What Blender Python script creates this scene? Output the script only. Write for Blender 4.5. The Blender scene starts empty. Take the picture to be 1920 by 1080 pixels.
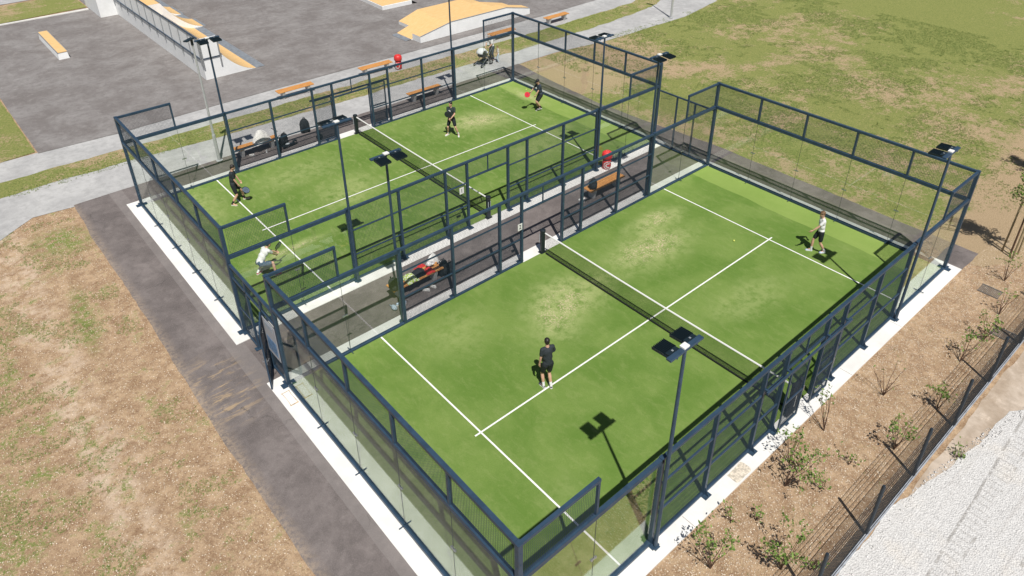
import bpy, bmesh, math, random
import numpy as np
from mathutils import Vector, Matrix, noise as mnoise
random.seed(7); rng = np.random.default_rng(7)
PI = math.pi; R = math.radians
S = bpy.context.scene; COL = S.collection

# ---------------------------------------------------------------- camera
cam_d = bpy.data.cameras.new('camera'); cam = bpy.data.objects.new('camera', cam_d); COL.objects.link(cam)
CP = (-5.2379, -5.9714, 15.7008); YAW, PITCH, ROLL, F = 0.860172, -0.527684, -0.0056, 1374.08
d = Vector((math.cos(PITCH)*math.cos(YAW), math.cos(PITCH)*math.sin(YAW), math.sin(PITCH)))
r0 = d.cross(Vector((0, 0, 1))).normalized(); u0 = r0.cross(d)
r1 = r0*math.cos(ROLL)+u0*math.sin(ROLL); u1 = -r0*math.sin(ROLL)+u0*math.cos(ROLL)
M4 = Matrix.Identity(4)
for i in range(3): M4[i][0] = r1[i]; M4[i][1] = u1[i]; M4[i][2] = -d[i]; M4[i][3] = CP[i]
cam.matrix_world = M4
cam_d.sensor_width = 36; cam_d.lens = F/1920*36; cam_d.shift_y = -(540-348.28)/1920
cam_d.clip_start = .1; cam_d.clip_end = 2000
S.camera = cam
# ---------------------------------------------------------------- sky and sun
SUN = Vector((-.262, -.52, 1)).normalized()
w = bpy.data.worlds.new('World'); S.world = w; w.use_nodes = True
nt = w.node_tree; nt.nodes.clear()
sky = nt.nodes.new('ShaderNodeTexSky'); sky.sky_type = 'NISHITA'; sky.sun_disc = False
sky.sun_elevation = math.asin(SUN.z); sky.sun_rotation = math.atan2(SUN.x, SUN.y)
bgn = nt.nodes.new('ShaderNodeBackground'); bgn.inputs[1].default_value = 0.05
wo = nt.nodes.new('ShaderNodeOutputWorld'); nt.links.new(sky.outputs[0], bgn.inputs[0]); nt.links.new(bgn.outputs[0], wo.inputs[0])
sd = bpy.data.lights.new('sun', 'SUN'); sd.energy = 5.0; sd.angle = R(.5); sd.color = (1, .955, .89)
so = bpy.data.objects.new('sun', sd); COL.objects.link(so); so.rotation_euler = SUN.to_track_quat('Z', 'Y').to_euler()
S.view_settings.view_transform = 'Standard'; S.view_settings.look = 'None'
S.view_settings.exposure = 0.0; S.view_settings.gamma = 1

# ---------------------------------------------------------------- material helpers
class NG:
    def __init__(s, name):
        s.m = bpy.data.materials.new(name); s.m.use_nodes = True; s.t = s.m.node_tree; s.t.nodes.clear()
        s.out = s.n('ShaderNodeOutputMaterial'); s.b = s.n('ShaderNodeBsdfPrincipled'); s.l(s.b.outputs[0], s.out.inputs[0])
        g = s.n('ShaderNodeNewGeometry'); s.pos = g.outputs['Position']; s.geo = g
    def n(s, k): return s.t.nodes.new(k)
    def l(s, a, b): s.t.links.new(a, b)
    def put(s, sock, v):
        if isinstance(v, (int, float)): sock.default_value = v
        elif isinstance(v, tuple): sock.default_value = v if len(v) == len(sock.default_value) else v+(1,)
        else: s.l(v, sock)
    def noise(s, scale, det=4, rough=.55, co=None, dist=0, stretch=None):
        n = s.n('ShaderNodeTexNoise'); n.inputs['Scale'].default_value = scale; n.inputs['Detail'].default_value = det
        n.inputs['Roughness'].default_value = rough; n.inputs['Distortion'].default_value = dist
        co = co or s.pos
        if stretch:
            mp = s.n('ShaderNodeMapping'); mp.inputs['Rotation'].default_value = (0, 0, stretch[0]); mp.inputs['Scale'].default_value = (stretch[1], stretch[2], 1)
            s.l(co, mp.inputs[0]); co = mp.outputs[0]
        s.l(co, n.inputs['Vector']); return n.outputs['Fac']
    def vor(s, scale, feat='F1'):
        n = s.n('ShaderNodeTexVoronoi'); n.feature = feat; n.inputs['Scale'].default_value = scale; s.l(s.pos, n.inputs['Vector']); return n
    def ramp(s, f, a, b, lo=0., hi=1.):
        n = s.n('ShaderNodeMapRange'); n.interpolation_type = 'SMOOTHSTEP'
        s.l(f, n.inputs[0]); n.inputs[1].default_value = a; n.inputs[2].default_value = b; n.inputs[3].default_value = lo; n.inputs[4].default_value = hi
        return n.outputs[0]
    def mix(s, f, a, b):
        n = s.n('ShaderNodeMix'); n.data_type = 'RGBA'; s.put(n.inputs[0], f); s.put(n.inputs[6], a); s.put(n.inputs[7], b); return n.outputs[2]
    def ma(s, op, a, b=0, c=0):
        n = s.n('ShaderNodeMath'); n.operation = op
        s.put(n.inputs[0], a); s.put(n.inputs[1], b); s.put(n.inputs[2], c); return n.outputs[0]
    def xyz(s, co=None):
        n = s.n('ShaderNodeSeparateXYZ'); s.l(co or s.pos, n.inputs[0]); return n.outputs
    def ell(s, cx, cy, rx, ry, rot=0):
        X, Y, _ = s.xyz(); c, sn = math.cos(rot), math.sin(rot)
        dx = s.ma('SUBTRACT', X, cx); dy = s.ma('SUBTRACT', Y, cy)
        a = s.ma('DIVIDE', s.ma('ADD', s.ma('MULTIPLY', dx, c), s.ma('MULTIPLY', dy, sn)), rx)
        b = s.ma('DIVIDE', s.ma('SUBTRACT', s.ma('MULTIPLY', dy, c), s.ma('MULTIPLY', dx, sn)), ry)
        return s.ma('SQRT', s.ma('ADD', s.ma('MULTIPLY', a, a), s.ma('MULTIPLY', b, b)))
    def bump(s, h, strength=.4, dist=.02):
        n = s.n('ShaderNodeBump'); n.inputs['Strength'].default_value = strength; n.inputs['Distance'].default_value = dist
        s.l(h, n.inputs['Height']); s.l(n.outputs[0], s.b.inputs['Normal'])
    def fin(s, col, rough=.8, metal=0., spec=.5):
        s.put(s.b.inputs['Base Color'], col); s.put(s.b.inputs['Roughness'], rough); s.put(s.b.inputs['Metallic'], metal)
        s.b.inputs['Specular IOR Level'].default_value = spec; return s.m
MATS = {}
def mat(name, col, rough=.7, metal=0., var=.12, scale=30., spec=.5, bump=0):
    if name in MATS: return MATS[name]
    g = NG(name); tc = g.n('ShaderNodeTexCoord').outputs['Object']
    f = g.noise(scale, 3, .6, co=tc)
    lo = tuple(c*(1-var) for c in col); hi = tuple(min(1, c*(1+var)) for c in col)
    if bump: g.bump(f, bump, .01)
    MATS[name] = g.fin(g.mix(g.ramp(f, .3, .7), lo, hi), rough, metal, spec=spec); return MATS[name]
def island(name, c1, c2, rough=.8, c3=None):
    g = NG(name); ri = g.geo.outputs['Random Per Island']
    c = g.mix(ri, c1, c2)
    if c3: c = g.mix(g.ramp(g.noise(.6), .5, .62), c, c3)
    MATS[name] = g.fin(c, rough, spec=.25); return g.m

# ---------------------------------------------------------------- mesh helpers
def fmesh(name, V, Fc):
    me = bpy.data.meshes.new(name); me.from_pydata([tuple(v) for v in V], [], Fc); me.update(); return me
class MB:
    def __init__(s): s.v = []; s.f = []
    def add(s, V, Fc):
        k = len(s.v); s.v += [Vector(v) for v in V]; s.f += [tuple(i+k for i in f) for f in Fc]; return s
    def box(s, c, d, rot=None):
        x, y, z = d[0]/2, d[1]/2, d[2]/2
        V = [Vector(p) for p in ((-x,-y,-z),(x,-y,-z),(x,y,-z),(-x,y,-z),(-x,-y,z),(x,-y,z),(x,y,z),(-x,y,z))]
        if rot is not None: V = [rot @ v for v in V]
        return s.add([v+Vector(c) for v in V], [(0,3,2,1),(4,5,6,7),(0,1,5,4),(1,2,6,5),(2,3,7,6),(3,0,4,7)])
    def b2(s, a, b): return s.box([(a[i]+b[i])/2 for i in range(3)], [abs(b[i]-a[i]) for i in range(3)])
    def tube(s, P, rad, n=8, cap=True, flat=1.):
        P = [Vector(p) for p in P]
        if isinstance(rad, (int, float)): rad = [rad]*len(P)
        k = len(s.v); prev = None
        for i, p in enumerate(P):
            t = (P[min(i+1, len(P)-1)]-P[max(i-1, 0)]).normalized()
            if prev is None:
                a = Vector((0, 0, 1)) if abs(t.z) < .9 else Vector((1, 0, 0)); x = t.cross(a).normalized()
            else: x = (prev-t*prev.dot(t)).normalized()
            prev = x; y = t.cross(x)
            for j in range(n):
                an = 2*PI*j/n; s.v.append(p+(x*math.cos(an)+y*math.sin(an)*flat)*rad[i])
        for i in range(len(P)-1):
            for j in range(n):
                a = k+i*n+j; b = k+i*n+(j+1) % n; s.f.append((a, b, b+n, a+n))
        if cap: s.f.append(tuple(k+j for j in range(n))[::-1]); s.f.append(tuple(k+(len(P)-1)*n+j for j in range(n)))
        return s
    def ell(s, c, r, rot=None, nu=12, nv=8):
        c = Vector(c); k = len(s.v)
        for i in range(nv+1):
            th = PI*i/nv
            for j in range(nu):
                ph = 2*PI*j/nu; v = Vector((r[0]*math.sin(th)*math.cos(ph), r[1]*math.sin(th)*math.sin(ph), r[2]*math.cos(th)))
                s.v.append(c+(rot @ v if rot is not None else v))
        for i in range(nv):
            for j in range(nu):
                a = k+i*nu+j; b = k+i*nu+(j+1) % nu; s.f.append((a, a+nu, b+nu, b))
        return s
    def cap(s, a, b, ra, rb, n=12):
        a, b = Vector(a), Vector(b); t = (b-a).normalized(); P = []; Rr = []
        for q in (-1, -.8, -.4): P.append(a+t*ra*q); Rr.append(ra*math.sqrt(max(.02, 1-q*q)))
        P.append(a); Rr.append(ra); P.append(b); Rr.append(rb)
        for q in (.4, .8, 1): P.append(b+t*rb*q); Rr.append(rb*math.sqrt(max(.02, 1-q*q)))
        return s.tube(P, Rr, n)
    def prism(s, pts, z0, z1):
        n = len(pts)
        return s.add([(p[0], p[1], z0) for p in pts]+[(p[0], p[1], z1) for p in pts], [tuple(range(n))[::-1], tuple(range(n, 2*n))]+[(i, (i+1) % n, n+(i+1) % n, n+i) for i in range(n)])
    def lathe(s, prof, n=20, c=(0, 0, 0)):
        k = len(s.v)
        for rr, z in prof:
            for j in range(n): s.v.append(Vector((c[0]+rr*math.cos(2*PI*j/n), c[1]+rr*math.sin(2*PI*j/n), c[2]+z)))
        for i in range(len(prof)-1):
            for j in range(n):
                a = k+i*n+j; b = k+i*n+(j+1) % n; s.f.append((a, b, b+n, a+n))
        s.f.append(tuple(k+j for j in range(n))[::-1]); s.f.append(tuple(k+(len(prof)-1)*n+j for j in range(n))); return s
    def mesh(s, name): return fmesh(name, s.v, s.f)
    def obj(s, name, m, parent=None, loc=None, smooth=False, bevel=0):
        me = s.mesh(name); return ob(name, me, m, parent, loc, smooth, bevel)
def ob(name, me, m, parent=None, loc=None, smooth=False, bevel=0):
    o = bpy.data.objects.new(name, me); COL.objects.link(o)
    if m and not me.materials: me.materials.append(m)
    if parent: o.parent = parent
    if loc is not None: o.location = loc
    if smooth: me.polygons.foreach_set('use_smooth', [True]*len(me.polygons))
    if bevel:
        b = o.modifiers.new('bevel', 'BEVEL'); b.width = bevel; b.segments = 2; b.limit_method = 'ANGLE'
    return o
def empty(name, loc=(0, 0, 0), rz=0):
    o = bpy.data.objects.new(name, None); o.empty_display_size = .2; COL.objects.link(o); o.location = loc; o.rotation_euler = (0, 0, rz); return o
def tag(o, label=None, cat=None, group=None, kind=None):
    if label: o['label'] = label
    if cat: o['category'] = cat
    if group: o['group'] = group
    if kind: o['kind'] = kind
    return o
def copy_tree(o, parent=None):
    c = o.copy(); COL.objects.link(c)
    if parent: c.parent = parent
    for ch in list(o.children): copy_tree(ch, c)
    return c
def struct(o, label=None): tag(o, label, None, None, 'structure'); return o

# ---------------------------------------------------------------- ground materials
def m_dirt():
    g = NG('dirt_with_sparse_grass')
    n1 = g.noise(.35, 5, .6); n2 = g.noise(2.2, 6, .7); n3 = g.noise(26, 5, .8); n4 = g.noise(9, 4, .7)
    c = g.mix(g.ramp(n2, .34, .66), (.28, .175, .102), (.53, .38, .245))
    c = g.mix(g.ramp(n3, .42, .66, 0, .7), c, (.61, .45, .295)); c = g.mix(g.ramp(n4, .52, .34, 0, .5), c, (.22, .135, .082))
    v = g.vor(15); spk = g.ma('MULTIPLY', g.ramp(v.outputs['Distance'], .26, .14), g.ramp(g.noise(21, 2), .5, .6))
    c = g.mix(spk, c, (.72, .62, .48))
    # pale worn tyre band on the left verge
    X, Y, _ = g.xyz()
    bx = g.ma('ADD', X, g.ma('MULTIPLY', g.noise(.5, 3), 1.6))
    band = g.ramp(g.ma('ABSOLUTE', g.ma('ADD', bx, 4.1)), .9, .2)
    band = g.ma('MULTIPLY', band, g.ramp(g.noise(1.7, 5, .7), .42, .62))
    c = g.mix(g.ma('MULTIPLY', band, .75), c, (.68, .54, .41))
    # grass: left verge patches, few on the right strip
    left = g.ramp(X, -1.0, -3.0)
    gm = g.ma('MULTIPLY', g.ma('MAXIMUM', g.ramp(g.ell(-3.1, 22.6, 1.1, 1.5, .6), 1.2, .3), g.ramp(g.ell(-3.75, 17.2, .35, 2.0, -.08), 1.3, .3)), g.ramp(g.noise(4.5, 6, .75), .40, .54))
    far = g.ma('MULTIPLY', g.ramp(X, -4.4, -8.0), .11)
    gm2 = g.ma('MULTIPLY', g.ramp(g.ma('ADD', g.noise(1.1, 6, .7), far), .555, .66), g.ramp(g.noise(12, 4, .8), .42, .56))
    gm = g.ma('MULTIPLY', g.ma('MAXIMUM', gm, gm2), left)
    c = g.mix(gm, c, g.mix(n3, (.13, .19, .04), (.29, .31, .11)))
    g.bump(g.ma('ADD', n3, g.ma('MULTIPLY', n2, 1.2)), 1.0, .035)
    return g.fin(c, .95, spec=.1)
def m_lawn(name='lawn_grass', dry=.0, far=True):
    g = NG(name); X, Y, _ = g.xyz()
    n1 = g.noise(.16, 4, .6, dist=.4); n2 = g.noise(1.1, 7, .78); n3 = g.noise(9, 6, .85); n4 = g.noise(34, 4, .8)
    grn = g.mix(g.ramp(n3, .33, .66), (.105, .165, .034), (.285, .305, .092))
    grn = g.mix(g.ramp(n4, .42, .62, 0, .75), grn, (.36, .34, .14))
    tan = g.mix(g.ramp(n4, .36, .64), (.30, .22, .12), (.62, .47, .31))
    k = g.ma('ADD', g.ma('MULTIPLY', n1, 1.0), g.ma('MULTIPLY', g.ma('SUBTRACT', n2, .5), 1.0))
    k = g.ma('ADD', k, g.ma('MULTIPLY', g.ma('SUBTRACT', n3, .5), 1.0)); k = g.ma('ADD', k, dry)
    if far:   # bare ground near the courts' outer corner and beside the path
        e1 = g.ramp(g.ell(30, -3.0, 13, 5.0), 1.15, .5, 0, .50); e2 = g.ramp(g.ell(25.5, 21.5, 4.6, 3.4), 1.25, .35, 0, .42)
        e3 = g.ramp(g.ell(50, 12, 14, 8), 1.2, .2, 0, .22)
        k = g.ma('ADD', g.ma('ADD', k, e1), e2); k = g.ma('SUBTRACT', k, e3)
    c = g.mix(g.ramp(k, .47, .67), grn, tan)
    g.bump(g.ma('ADD', n4, n3), 1.0, .04)
    return g.fin(c, .95, spec=.1)
def m_asphalt(name, base, light, dust=.5, edge=None):
    g = NG(name); n1 = g.noise(.5, 5, .65, dist=.3); n2 = g.noise(3.2, 6, .7); n3 = g.noise(60, 3, .8)
    st = g.noise(1.6, 8, .78, dist=.4)
    c = g.mix(g.ramp(n1, .32, .7), base, light)
    c = g.mix(g.ramp(st, .50, .74, 0, dust*.8), c, tuple(min(1, q*1.5) for q in light))
    c = g.mix(g.ramp(n2, .55, .36, 0, .35), c, tuple(q*.72 for q in base))
    c = g.mix(g.ramp(n3, .52, .72, 0, .42), c, (.42, .39, .36)); c = g.mix(g.ramp(n3, .46, .30, 0, .4), c, tuple(q*.5 for q in base))
    if edge == 'entry':   # dried mud dragged in front of the gate, strips along the verge
        e = g.ma('MULTIPLY', g.ramp(g.ell(-1.6, 11.2, 1.2, 1.9), 1.1, .3, 0, .6), g.ramp(g.noise(1.6, 5, .7, stretch=(R(-8), .6, 2.6)), .50, .64))
        c = g.mix(e, c, (.50, .36, .20))
        X, Y, _ = g.xyz(); e2 = g.ma('MULTIPLY', g.ramp(X, -1.85, -2.35), g.ramp(g.noise(9, 6, .8), .36, .62)); e2 = g.ma('MULTIPLY', e2, g.ramp(X, -3, -2.9))
        c = g.mix(g.ma('MULTIPLY', e2, .6), c, (.44, .34, .24))
        st2 = g.ma('MULTIPLY', g.ma('GREATER_THAN', X, g.ma('ADD', -.84, g.ma('MULTIPLY', n2, .05))), g.ma('LESS_THAN', X, -.3)); c = g.mix(g.ma('MULTIPLY', st2, .30), c, (.28, .26, .25))
    if edge:
        cv = g.n('ShaderNodeTexVoronoi'); cv.feature = 'DISTANCE_TO_EDGE'; cv.inputs['Scale'].default_value = .33
        wv = g.n('ShaderNodeVectorMath'); wv.operation = 'ADD'; nz = g.n('ShaderNodeTexNoise'); nz.inputs['Scale'].default_value = 1.6; nz.inputs['Detail'].default_value = 5; g.l(g.pos, nz.inputs['Vector']); g.l(g.pos, wv.inputs[0]); g.l(nz.outputs['Color'], wv.inputs[1]); g.l(wv.outputs[0], cv.inputs['Vector'])
        ck = g.ma('MULTIPLY', g.ramp(cv.outputs['Distance'], .006, .0015), g.ramp(g.noise(.4, 2), .48, .56)); c = g.mix(g.ma('MULTIPLY', ck, .4), c, (.04, .037, .036))
    g.bump(n3, .35, .006); return g.fin(c, .9, spec=.25)
def m_gravel():
    g = NG('pale_gravel'); v = g.vor(26); v2 = g.vor(60)
    c = g.mix(v.outputs['Color'], (.50, .495, .485), (.80, .795, .78)); c = g.mix(.5, c, g.mix(g.ramp(v2.outputs['Distance'], .1, .6), (.86, .85, .83), (.46, .455, .45)))
    c = g.mix(g.ramp(g.noise(.6, 5, .65), .52, .68, 0, .35), c, (.70, .64, .55))
    tr = g.noise(1.0, 4, .6, stretch=(R(-2), .22, 5.5)); c = g.mix(g.ramp(tr, .58, .64, 0, .35), c, (.46, .44, .42))
    X, Y, _ = g.xyz(); yy = g.ma('SUBTRACT', Y, g.ma('MULTIPLY', g.ma('SUBTRACT', X, 10.), .035)); yy = g.ma('ADD', yy, g.ma('MULTIPLY', g.ma('SUBTRACT', g.noise(.8, 3), .5), .12)); brk = g.ramp(g.noise(1.3, 4, .7), .44, .52); seg = g.n('ShaderNodeTexWave'); seg.inputs['Scale'].default_value = 1.4; g.l(g.pos, seg.inputs['Vector'])
    for q in (-4.55, -4.95, -5.9, -6.3, -7.6, -8.2):
        ln = g.ma('MULTIPLY', g.ramp(g.ma('ABSOLUTE', g.ma('SUBTRACT', yy, q)), .045, .015), brk); c = g.mix(g.ma('MULTIPLY', ln, .6), c, (.25, .235, .215))
    for q in (-4.75, -6.1):
        bd = g.ma('MULTIPLY', g.ramp(g.ma('ABSOLUTE', g.ma('SUBTRACT', yy, q)), .17, .13), g.ramp(seg.outputs['Color'], .8, .95)); c = g.mix(g.ma('MULTIPLY', bd, .35), c, (.30, .285, .27))
    g.bump(g.ma('ADD', v.outputs['Distance'], g.ma('MULTIPLY', tr, 1.2)), 1.0, .022); return g.fin(c, .95, spec=.1)
def m_conc(name='cast_concrete', a=(.66, .655, .63), b=(.78, .775, .75)):
    if name in MATS: return MATS[name]
    g = NG(name); n1 = g.noise(1.3, 5, .65); n2 = g.noise(14, 4, .7)
    c = g.mix(g.ramp(n1, .3, .7), a, b); c = g.mix(g.ramp(n2, .58, .75, 0, .3), c, (.48, .42, .33))
    c = g.mix(g.ramp(g.noise(5, 5, .7), .66, .75, 0, .5), c, (.42, .33, .22))
    g.bump(n2, .2, .004); MATS[name] = g.fin(c, .85, spec=.3); return g.m
def m_turf(oy, wear, pale):
    g = NG('artificial_turf'); X, Y, _ = g.xyz()
    n1 = g.noise(.55, 4, .6, dist=.3); n2 = g.noise(5, 6, .8); n3 = g.noise(55, 3, .8); stk = g.noise(2.2, 7, .78, dist=.5, stretch=(R(35), 1.8, .8))
    c = g.mix(g.ramp(n1, .32, .72), (.118, .205, .040), (.182, .265, .068))
    c = g.mix(g.ramp(stk, .46, .70, 0, pale), c, (.34, .375, .155))
    c = g.mix(g.ramp(n3, .35, .7, 0, .30), c, (.075, .15, .02)); c = g.mix(g.ramp(n2, .55, .75, 0, .22), c, (.30, .35, .11))
    # pile brushed the other way along the back glass
    bnd = g.ma('GREATER_THAN', X, g.ma('ADD', 18.75, g.ma('MULTIPLY', g.noise(.5, 2), .25)))
    c = g.mix(g.ma('MULTIPLY', bnd, .55), c, (.27, .37, .095))
    for (cx, cy, rx, ry, k, rot) in wear:
        e = g.ramp(g.ma('ADD', g.ell(cx, cy+oy, rx, ry, rot), g.ma('MULTIPLY', g.ma('SUBTRACT', n1, .5), 1.6)), 1.15, .25)
        e = g.ma('MULTIPLY', e, g.ramp(g.noise(2.6, 6, .72), .30, .62))
        c = g.mix(g.ma('MULTIPLY', e, min(1, .82*k)), c, (.375, .42, .175))
        if k > .7:
            s_ = g.ma('MULTIPLY', g.ramp(g.ell(cx, cy+oy, rx*.66, ry*.66, rot), 1.1, .1), g.ramp(g.noise(17, 5, .8), .49, .60)); s_ = g.ma('MULTIPLY', s_, g.ramp(g.noise(1.9, 5, .7), .38, .54))
            c = g.mix(g.ma('MULTIPLY', s_, .9), c, (.64, .49, .36))
    g.bump(g.ma('ADD', n3, n2), .6, .012); return g.fin(c, .95, spec=.08)

# ---------------------------------------------------------------- ground sheets
def sheet(name, pts, z, m, label=None):
    me = fmesh(name, [(p[0], p[1], z) for p in pts], [tuple(range(len(pts)))]); o = ob(name, me, m); return struct(o, label)
dirt = m_dirt(); lawn = m_lawn()
sheet('ground', [(-300, -300), (400, -300), (400, 400), (-300, 400)], -.040, dirt)
def wob(P, amp=.12, step=.35, closed=True, seed=0):
    out = []; n = len(P)
    for i in range(n if closed else n-1):
        a, b = Vector((*P[i], 0)), Vector((*P[(i+1) % n], 0)); L = (b-a).length; k = max(1, min(160, int(L/step)))
        nn = Vector((-(b-a).y, (b-a).x, 0))/max(L, 1e-6)
        for j in range(k):
            p = a+(b-a)*(j/k); o = mnoise.noise(Vector((p.x*.8+seed, p.y*.8, seed)))*amp+mnoise.noise(Vector((p.x*3.1, p.y*3.1, seed)))*amp*.5
            p += nn*(o if j else 0); out.append((p.x, p.y))
    return out
sheet('lawn', wob([(21.2, -1.0), (24, -2.6), (140, -3), (140, 140), (41.5, 140), (41.5, 26.2), (36.9, 24.6), (28.7, 24.75), (21.5, 25.1), (20.9, 15)], .3), -.032, lawn)
path_m = m_asphalt('pale_path', (.37, .37, .37), (.48, .48, .475), .35)
asph = m_asphalt('court_asphalt', (.125, .108, .105), (.20, .175, .168), .5, 'entry')
sk_as = m_asphalt('skate_asphalt', (.172, .157, .152), (.255, .243, .238), .45)
strip_m = m_lawn('verge_grass', .0, False)
# curving lower path, verge, upper path
sheet('path', wob([(-60, -6), (-9.5, 19.6), (-6.2, 23), (-4.94, 24.2), (-3.64, 25.2), (-2.2, 25.0), (3, 25.05), (21.5, 25.1), (25.1, 25.1), (28.7, 24.5), (36.9, 24.3), (41.7, 25.1), (60, 33), (60, 36), (44, 30.2), (37, 27.5), (30.1, 27.0), (24.3, 27.05), (16, 27.25), (12.6, 27.35), (7, 27.4), (4.5, 27.5), (.5, 27.85), (-4.3, 27.8), (-7, 27), (-60, 12)], .05, .5), -.024, path_m, 'pale concrete footpath curving past the courts')
sheet('grass_strip', wob([(-60, 15), (-9, 27), (-4.3, 27.75), (.5, 27.72), (4.5, 27.35), (7, 27.25), (16, 27.1), (24.3, 26.9), (30.1, 26.85), (37, 27.35), (44, 30.1), (44, 31.5), (37, 29.1), (28.9, 28.8), (16, 28.95), (9.6, 28.95), (3, 29.0), (-.9, 29.2), (-4, 29.25), (-9, 28.6), (-60, 18)], .16, .3), -.018, strip_m, 'strip of grass between the two paths')
sheet('upper_path', wob([(-60, 18.5), (-9, 28.7), (-4, 29.2), (-.9, 29.1), (3, 28.9), (9.6, 28.85), (16, 28.85), (28.9, 28.7), (37, 29.0), (46, 32.4), (70, 44), (70, 48), (44, 34.2), (35.6, 31.6), (30, 31.3), (20, 31.3), (13, 31.3), (6, 31.4), (1.3, 31.3), (-4, 31.4), (-9, 30.6), (-60, 22)], .03, .6), -.028, path_m, 'upper pale path beside the skate park')
sheet('left_lawn', wob([(-60, 22.5), (-9, 30.6), (-4, 31.3), (-2.27, 31.5), (-2.3, 36), (-2.35, 54), (-60, 54)], .08, .4), -.014, strip_m)
sheet('skate_park_asphalt', wob([(-2.2, 31.25), (1.3, 31.0), (6, 31.15), (13, 31.15), (20, 31.1), (30, 31.1), (35.6, 31.3), (44, 33.9), (70, 47.5), (90, 75), (60, 110), (6, 110), (6, 54.9), (-2.4, 54.2)], .03, .6), -.010, sk_as, 'worn grey asphalt of the skate park')
sheet('far_lawn', wob([(-60, 54.6), (-2.4, 54.6), (5.9, 55.1), (5.9, 59.6), (-60, 59)], .05, .6), -.006, strip_m)
k_ = MB(); k_.b2((-60, 54.25, -.03), (5.85, 54.42, .06)); struct(k_.obj('kerb', m_conc()))
sheet('far_path', [(-60, 59.5), (5.9, 60), (5.9, 66), (-60, 66)], -.002, path_m)
sheet('court_asphalt', wob([(-2.24, -14), (-.4, -14), (-.4, -.3), (20.3, -.3), (20.35, -.53), (21.93, -.53), (21.95, 5), (22.0, 11.3), (21.7, 14), (21.45, 18), (21.75, 22), (22.1, 25.15), (3, 25.15), (-2.15, 25.15), (-2.26, 21.8), (-2.2, 17), (-2.3, 10), (-2.25, 4)], .05, .3), -.020, asph, 'dark asphalt apron around both courts')
sheet('gravel_yard', wob([(-20, -3.28), (5.5, -3.28), (9.3, -3.32), (11.2, -3.72), (13, -3.95), (14.6, -4.05), (15.6, -4.6), (17.2, -5.2), (22, -6), (60, -9), (60, -80), (-20, -80)], .12, .2), -.026, m_gravel(), 'pale gravel yard with tyre tracks')
sheet('pale_dirt', wob([(8.3, -3.42), (60, -3.42), (60, -9.4), (22, -6.4), (16.6, -5.8), (10.6, -4.3)], .1, .3), -.034, m_asphalt('pale_dirt', (.36, .28, .205), (.56, .48, .40), .8))

OYS = {'A': 0., 'B': 13.206}
turfA = m_turf(0., [(8.4, 7.35, 2.5, 1.4, .85, .3), (13.2, 7.6, 3.0, 1.3, .75, -.1), (13.4, 3.6, 2.6, .9, .5, -.2), (14.8, 8.7, 1.6, .8, .8, 0), (5.0, 8.6, 1.6, 1.2, .4, 0), (3.3, 2.2, .9, .6, .25, .5), (1, 5, 1.2, 4, .3, 0)], .22)
turfB = m_turf(13.206, [(15.3, 7.3, 2.4, 1.3, .95, -.3), (7.0, 5.6, 1.8, 1.6, .65, .4), (19.2, 8.0, .5, 1.8, .8, 0), (1.6, 8.2, 1.4, 2.2, .6, 0), (3.1, 3.1, 2.2, .35, .9, .05), (17.6, 4.0, 1.2, .8, .5, 0), (5.8, 8.3, 2.5, 1.3, .5, 0), (15.5, 3.2, 2.0, 1.5, .5, 0)], .50)
conc = m_conc(); line_m = mat('white_turf_line', (.80, .80, .78), .9, var=.06, scale=8)
for k, oy in OYS.items():
    p = MB()
    for a, b in (((-.52, oy-.52), (20.45, oy)), ((-.52, oy+10), (20.45, oy+10.52)), ((-.52, oy), (0, oy+10)), ((20, oy), (20.45, oy+10))):
        p.b2((a[0], a[1], -.2), (b[0], b[1], 0))
    struct(p.obj('concrete_footing', conc))
    sheet('court_turf', [(-.02, oy-.02), (20.02, oy-.02), (20.02, oy+10.02), (-.02, oy+10.02)], .012, turfA if k == 'A' else turfB, 'green artificial turf of the %s court' % ('near' if k == 'A' else 'far'))
    L = MB()
    for x0, y0, x1, y1, z in ((3.025, 0, 3.075, 10, .017), (16.925, 0, 16.975, 10, .017), (2.85, 4.975, 17.15, 5.025, .021)):
        L.add([(x0, oy+y0, z), (x1, oy+y0, z), (x1, oy+y1, z), (x0, oy+y1, z)], [(0, 1, 2, 3)])
    struct(L.obj('court_lines', line_m))
# patched rectangles in the footing
def patch(x, y, sx, sy, z, m, amp=.05):
    P = wob([(x-sx/2, y-sy/2), (x+sx/2, y-sy/2), (x+sx/2, y+sy/2), (x-sx/2, y+sy/2)], amp, .06)
    p = MB(); p.add([(a, b, z) for a, b in P], [tuple(range(len(P)))]); struct(p.obj('concrete_patch', m))
rim = mat('rust_stain', (.46, .33, .20), .9, var=.4, scale=14)
patch(-.27, 9.55, .26, .62, .004, rim, .05); patch(-.27, 9.55, .20, .55, .008, conc, .02)
patch(7.2, -.30, .62, .30, .004, mat('patched_concrete', (.58, .52, .43), .9, var=.3, scale=12))
# construction joints
J = MB()
for x in (9.35, 12.6, 5.1, 15.8):
    J.add([(x, -.515, .003), (x+.012, -.515, .003), (x+.012, -.14, .003), (x, -.14, .003)], [(0, 1, 2, 3)])
struct(J.obj('footing_joints', mat('joint_dark', (.25, .23, .2), .9)))

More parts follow.
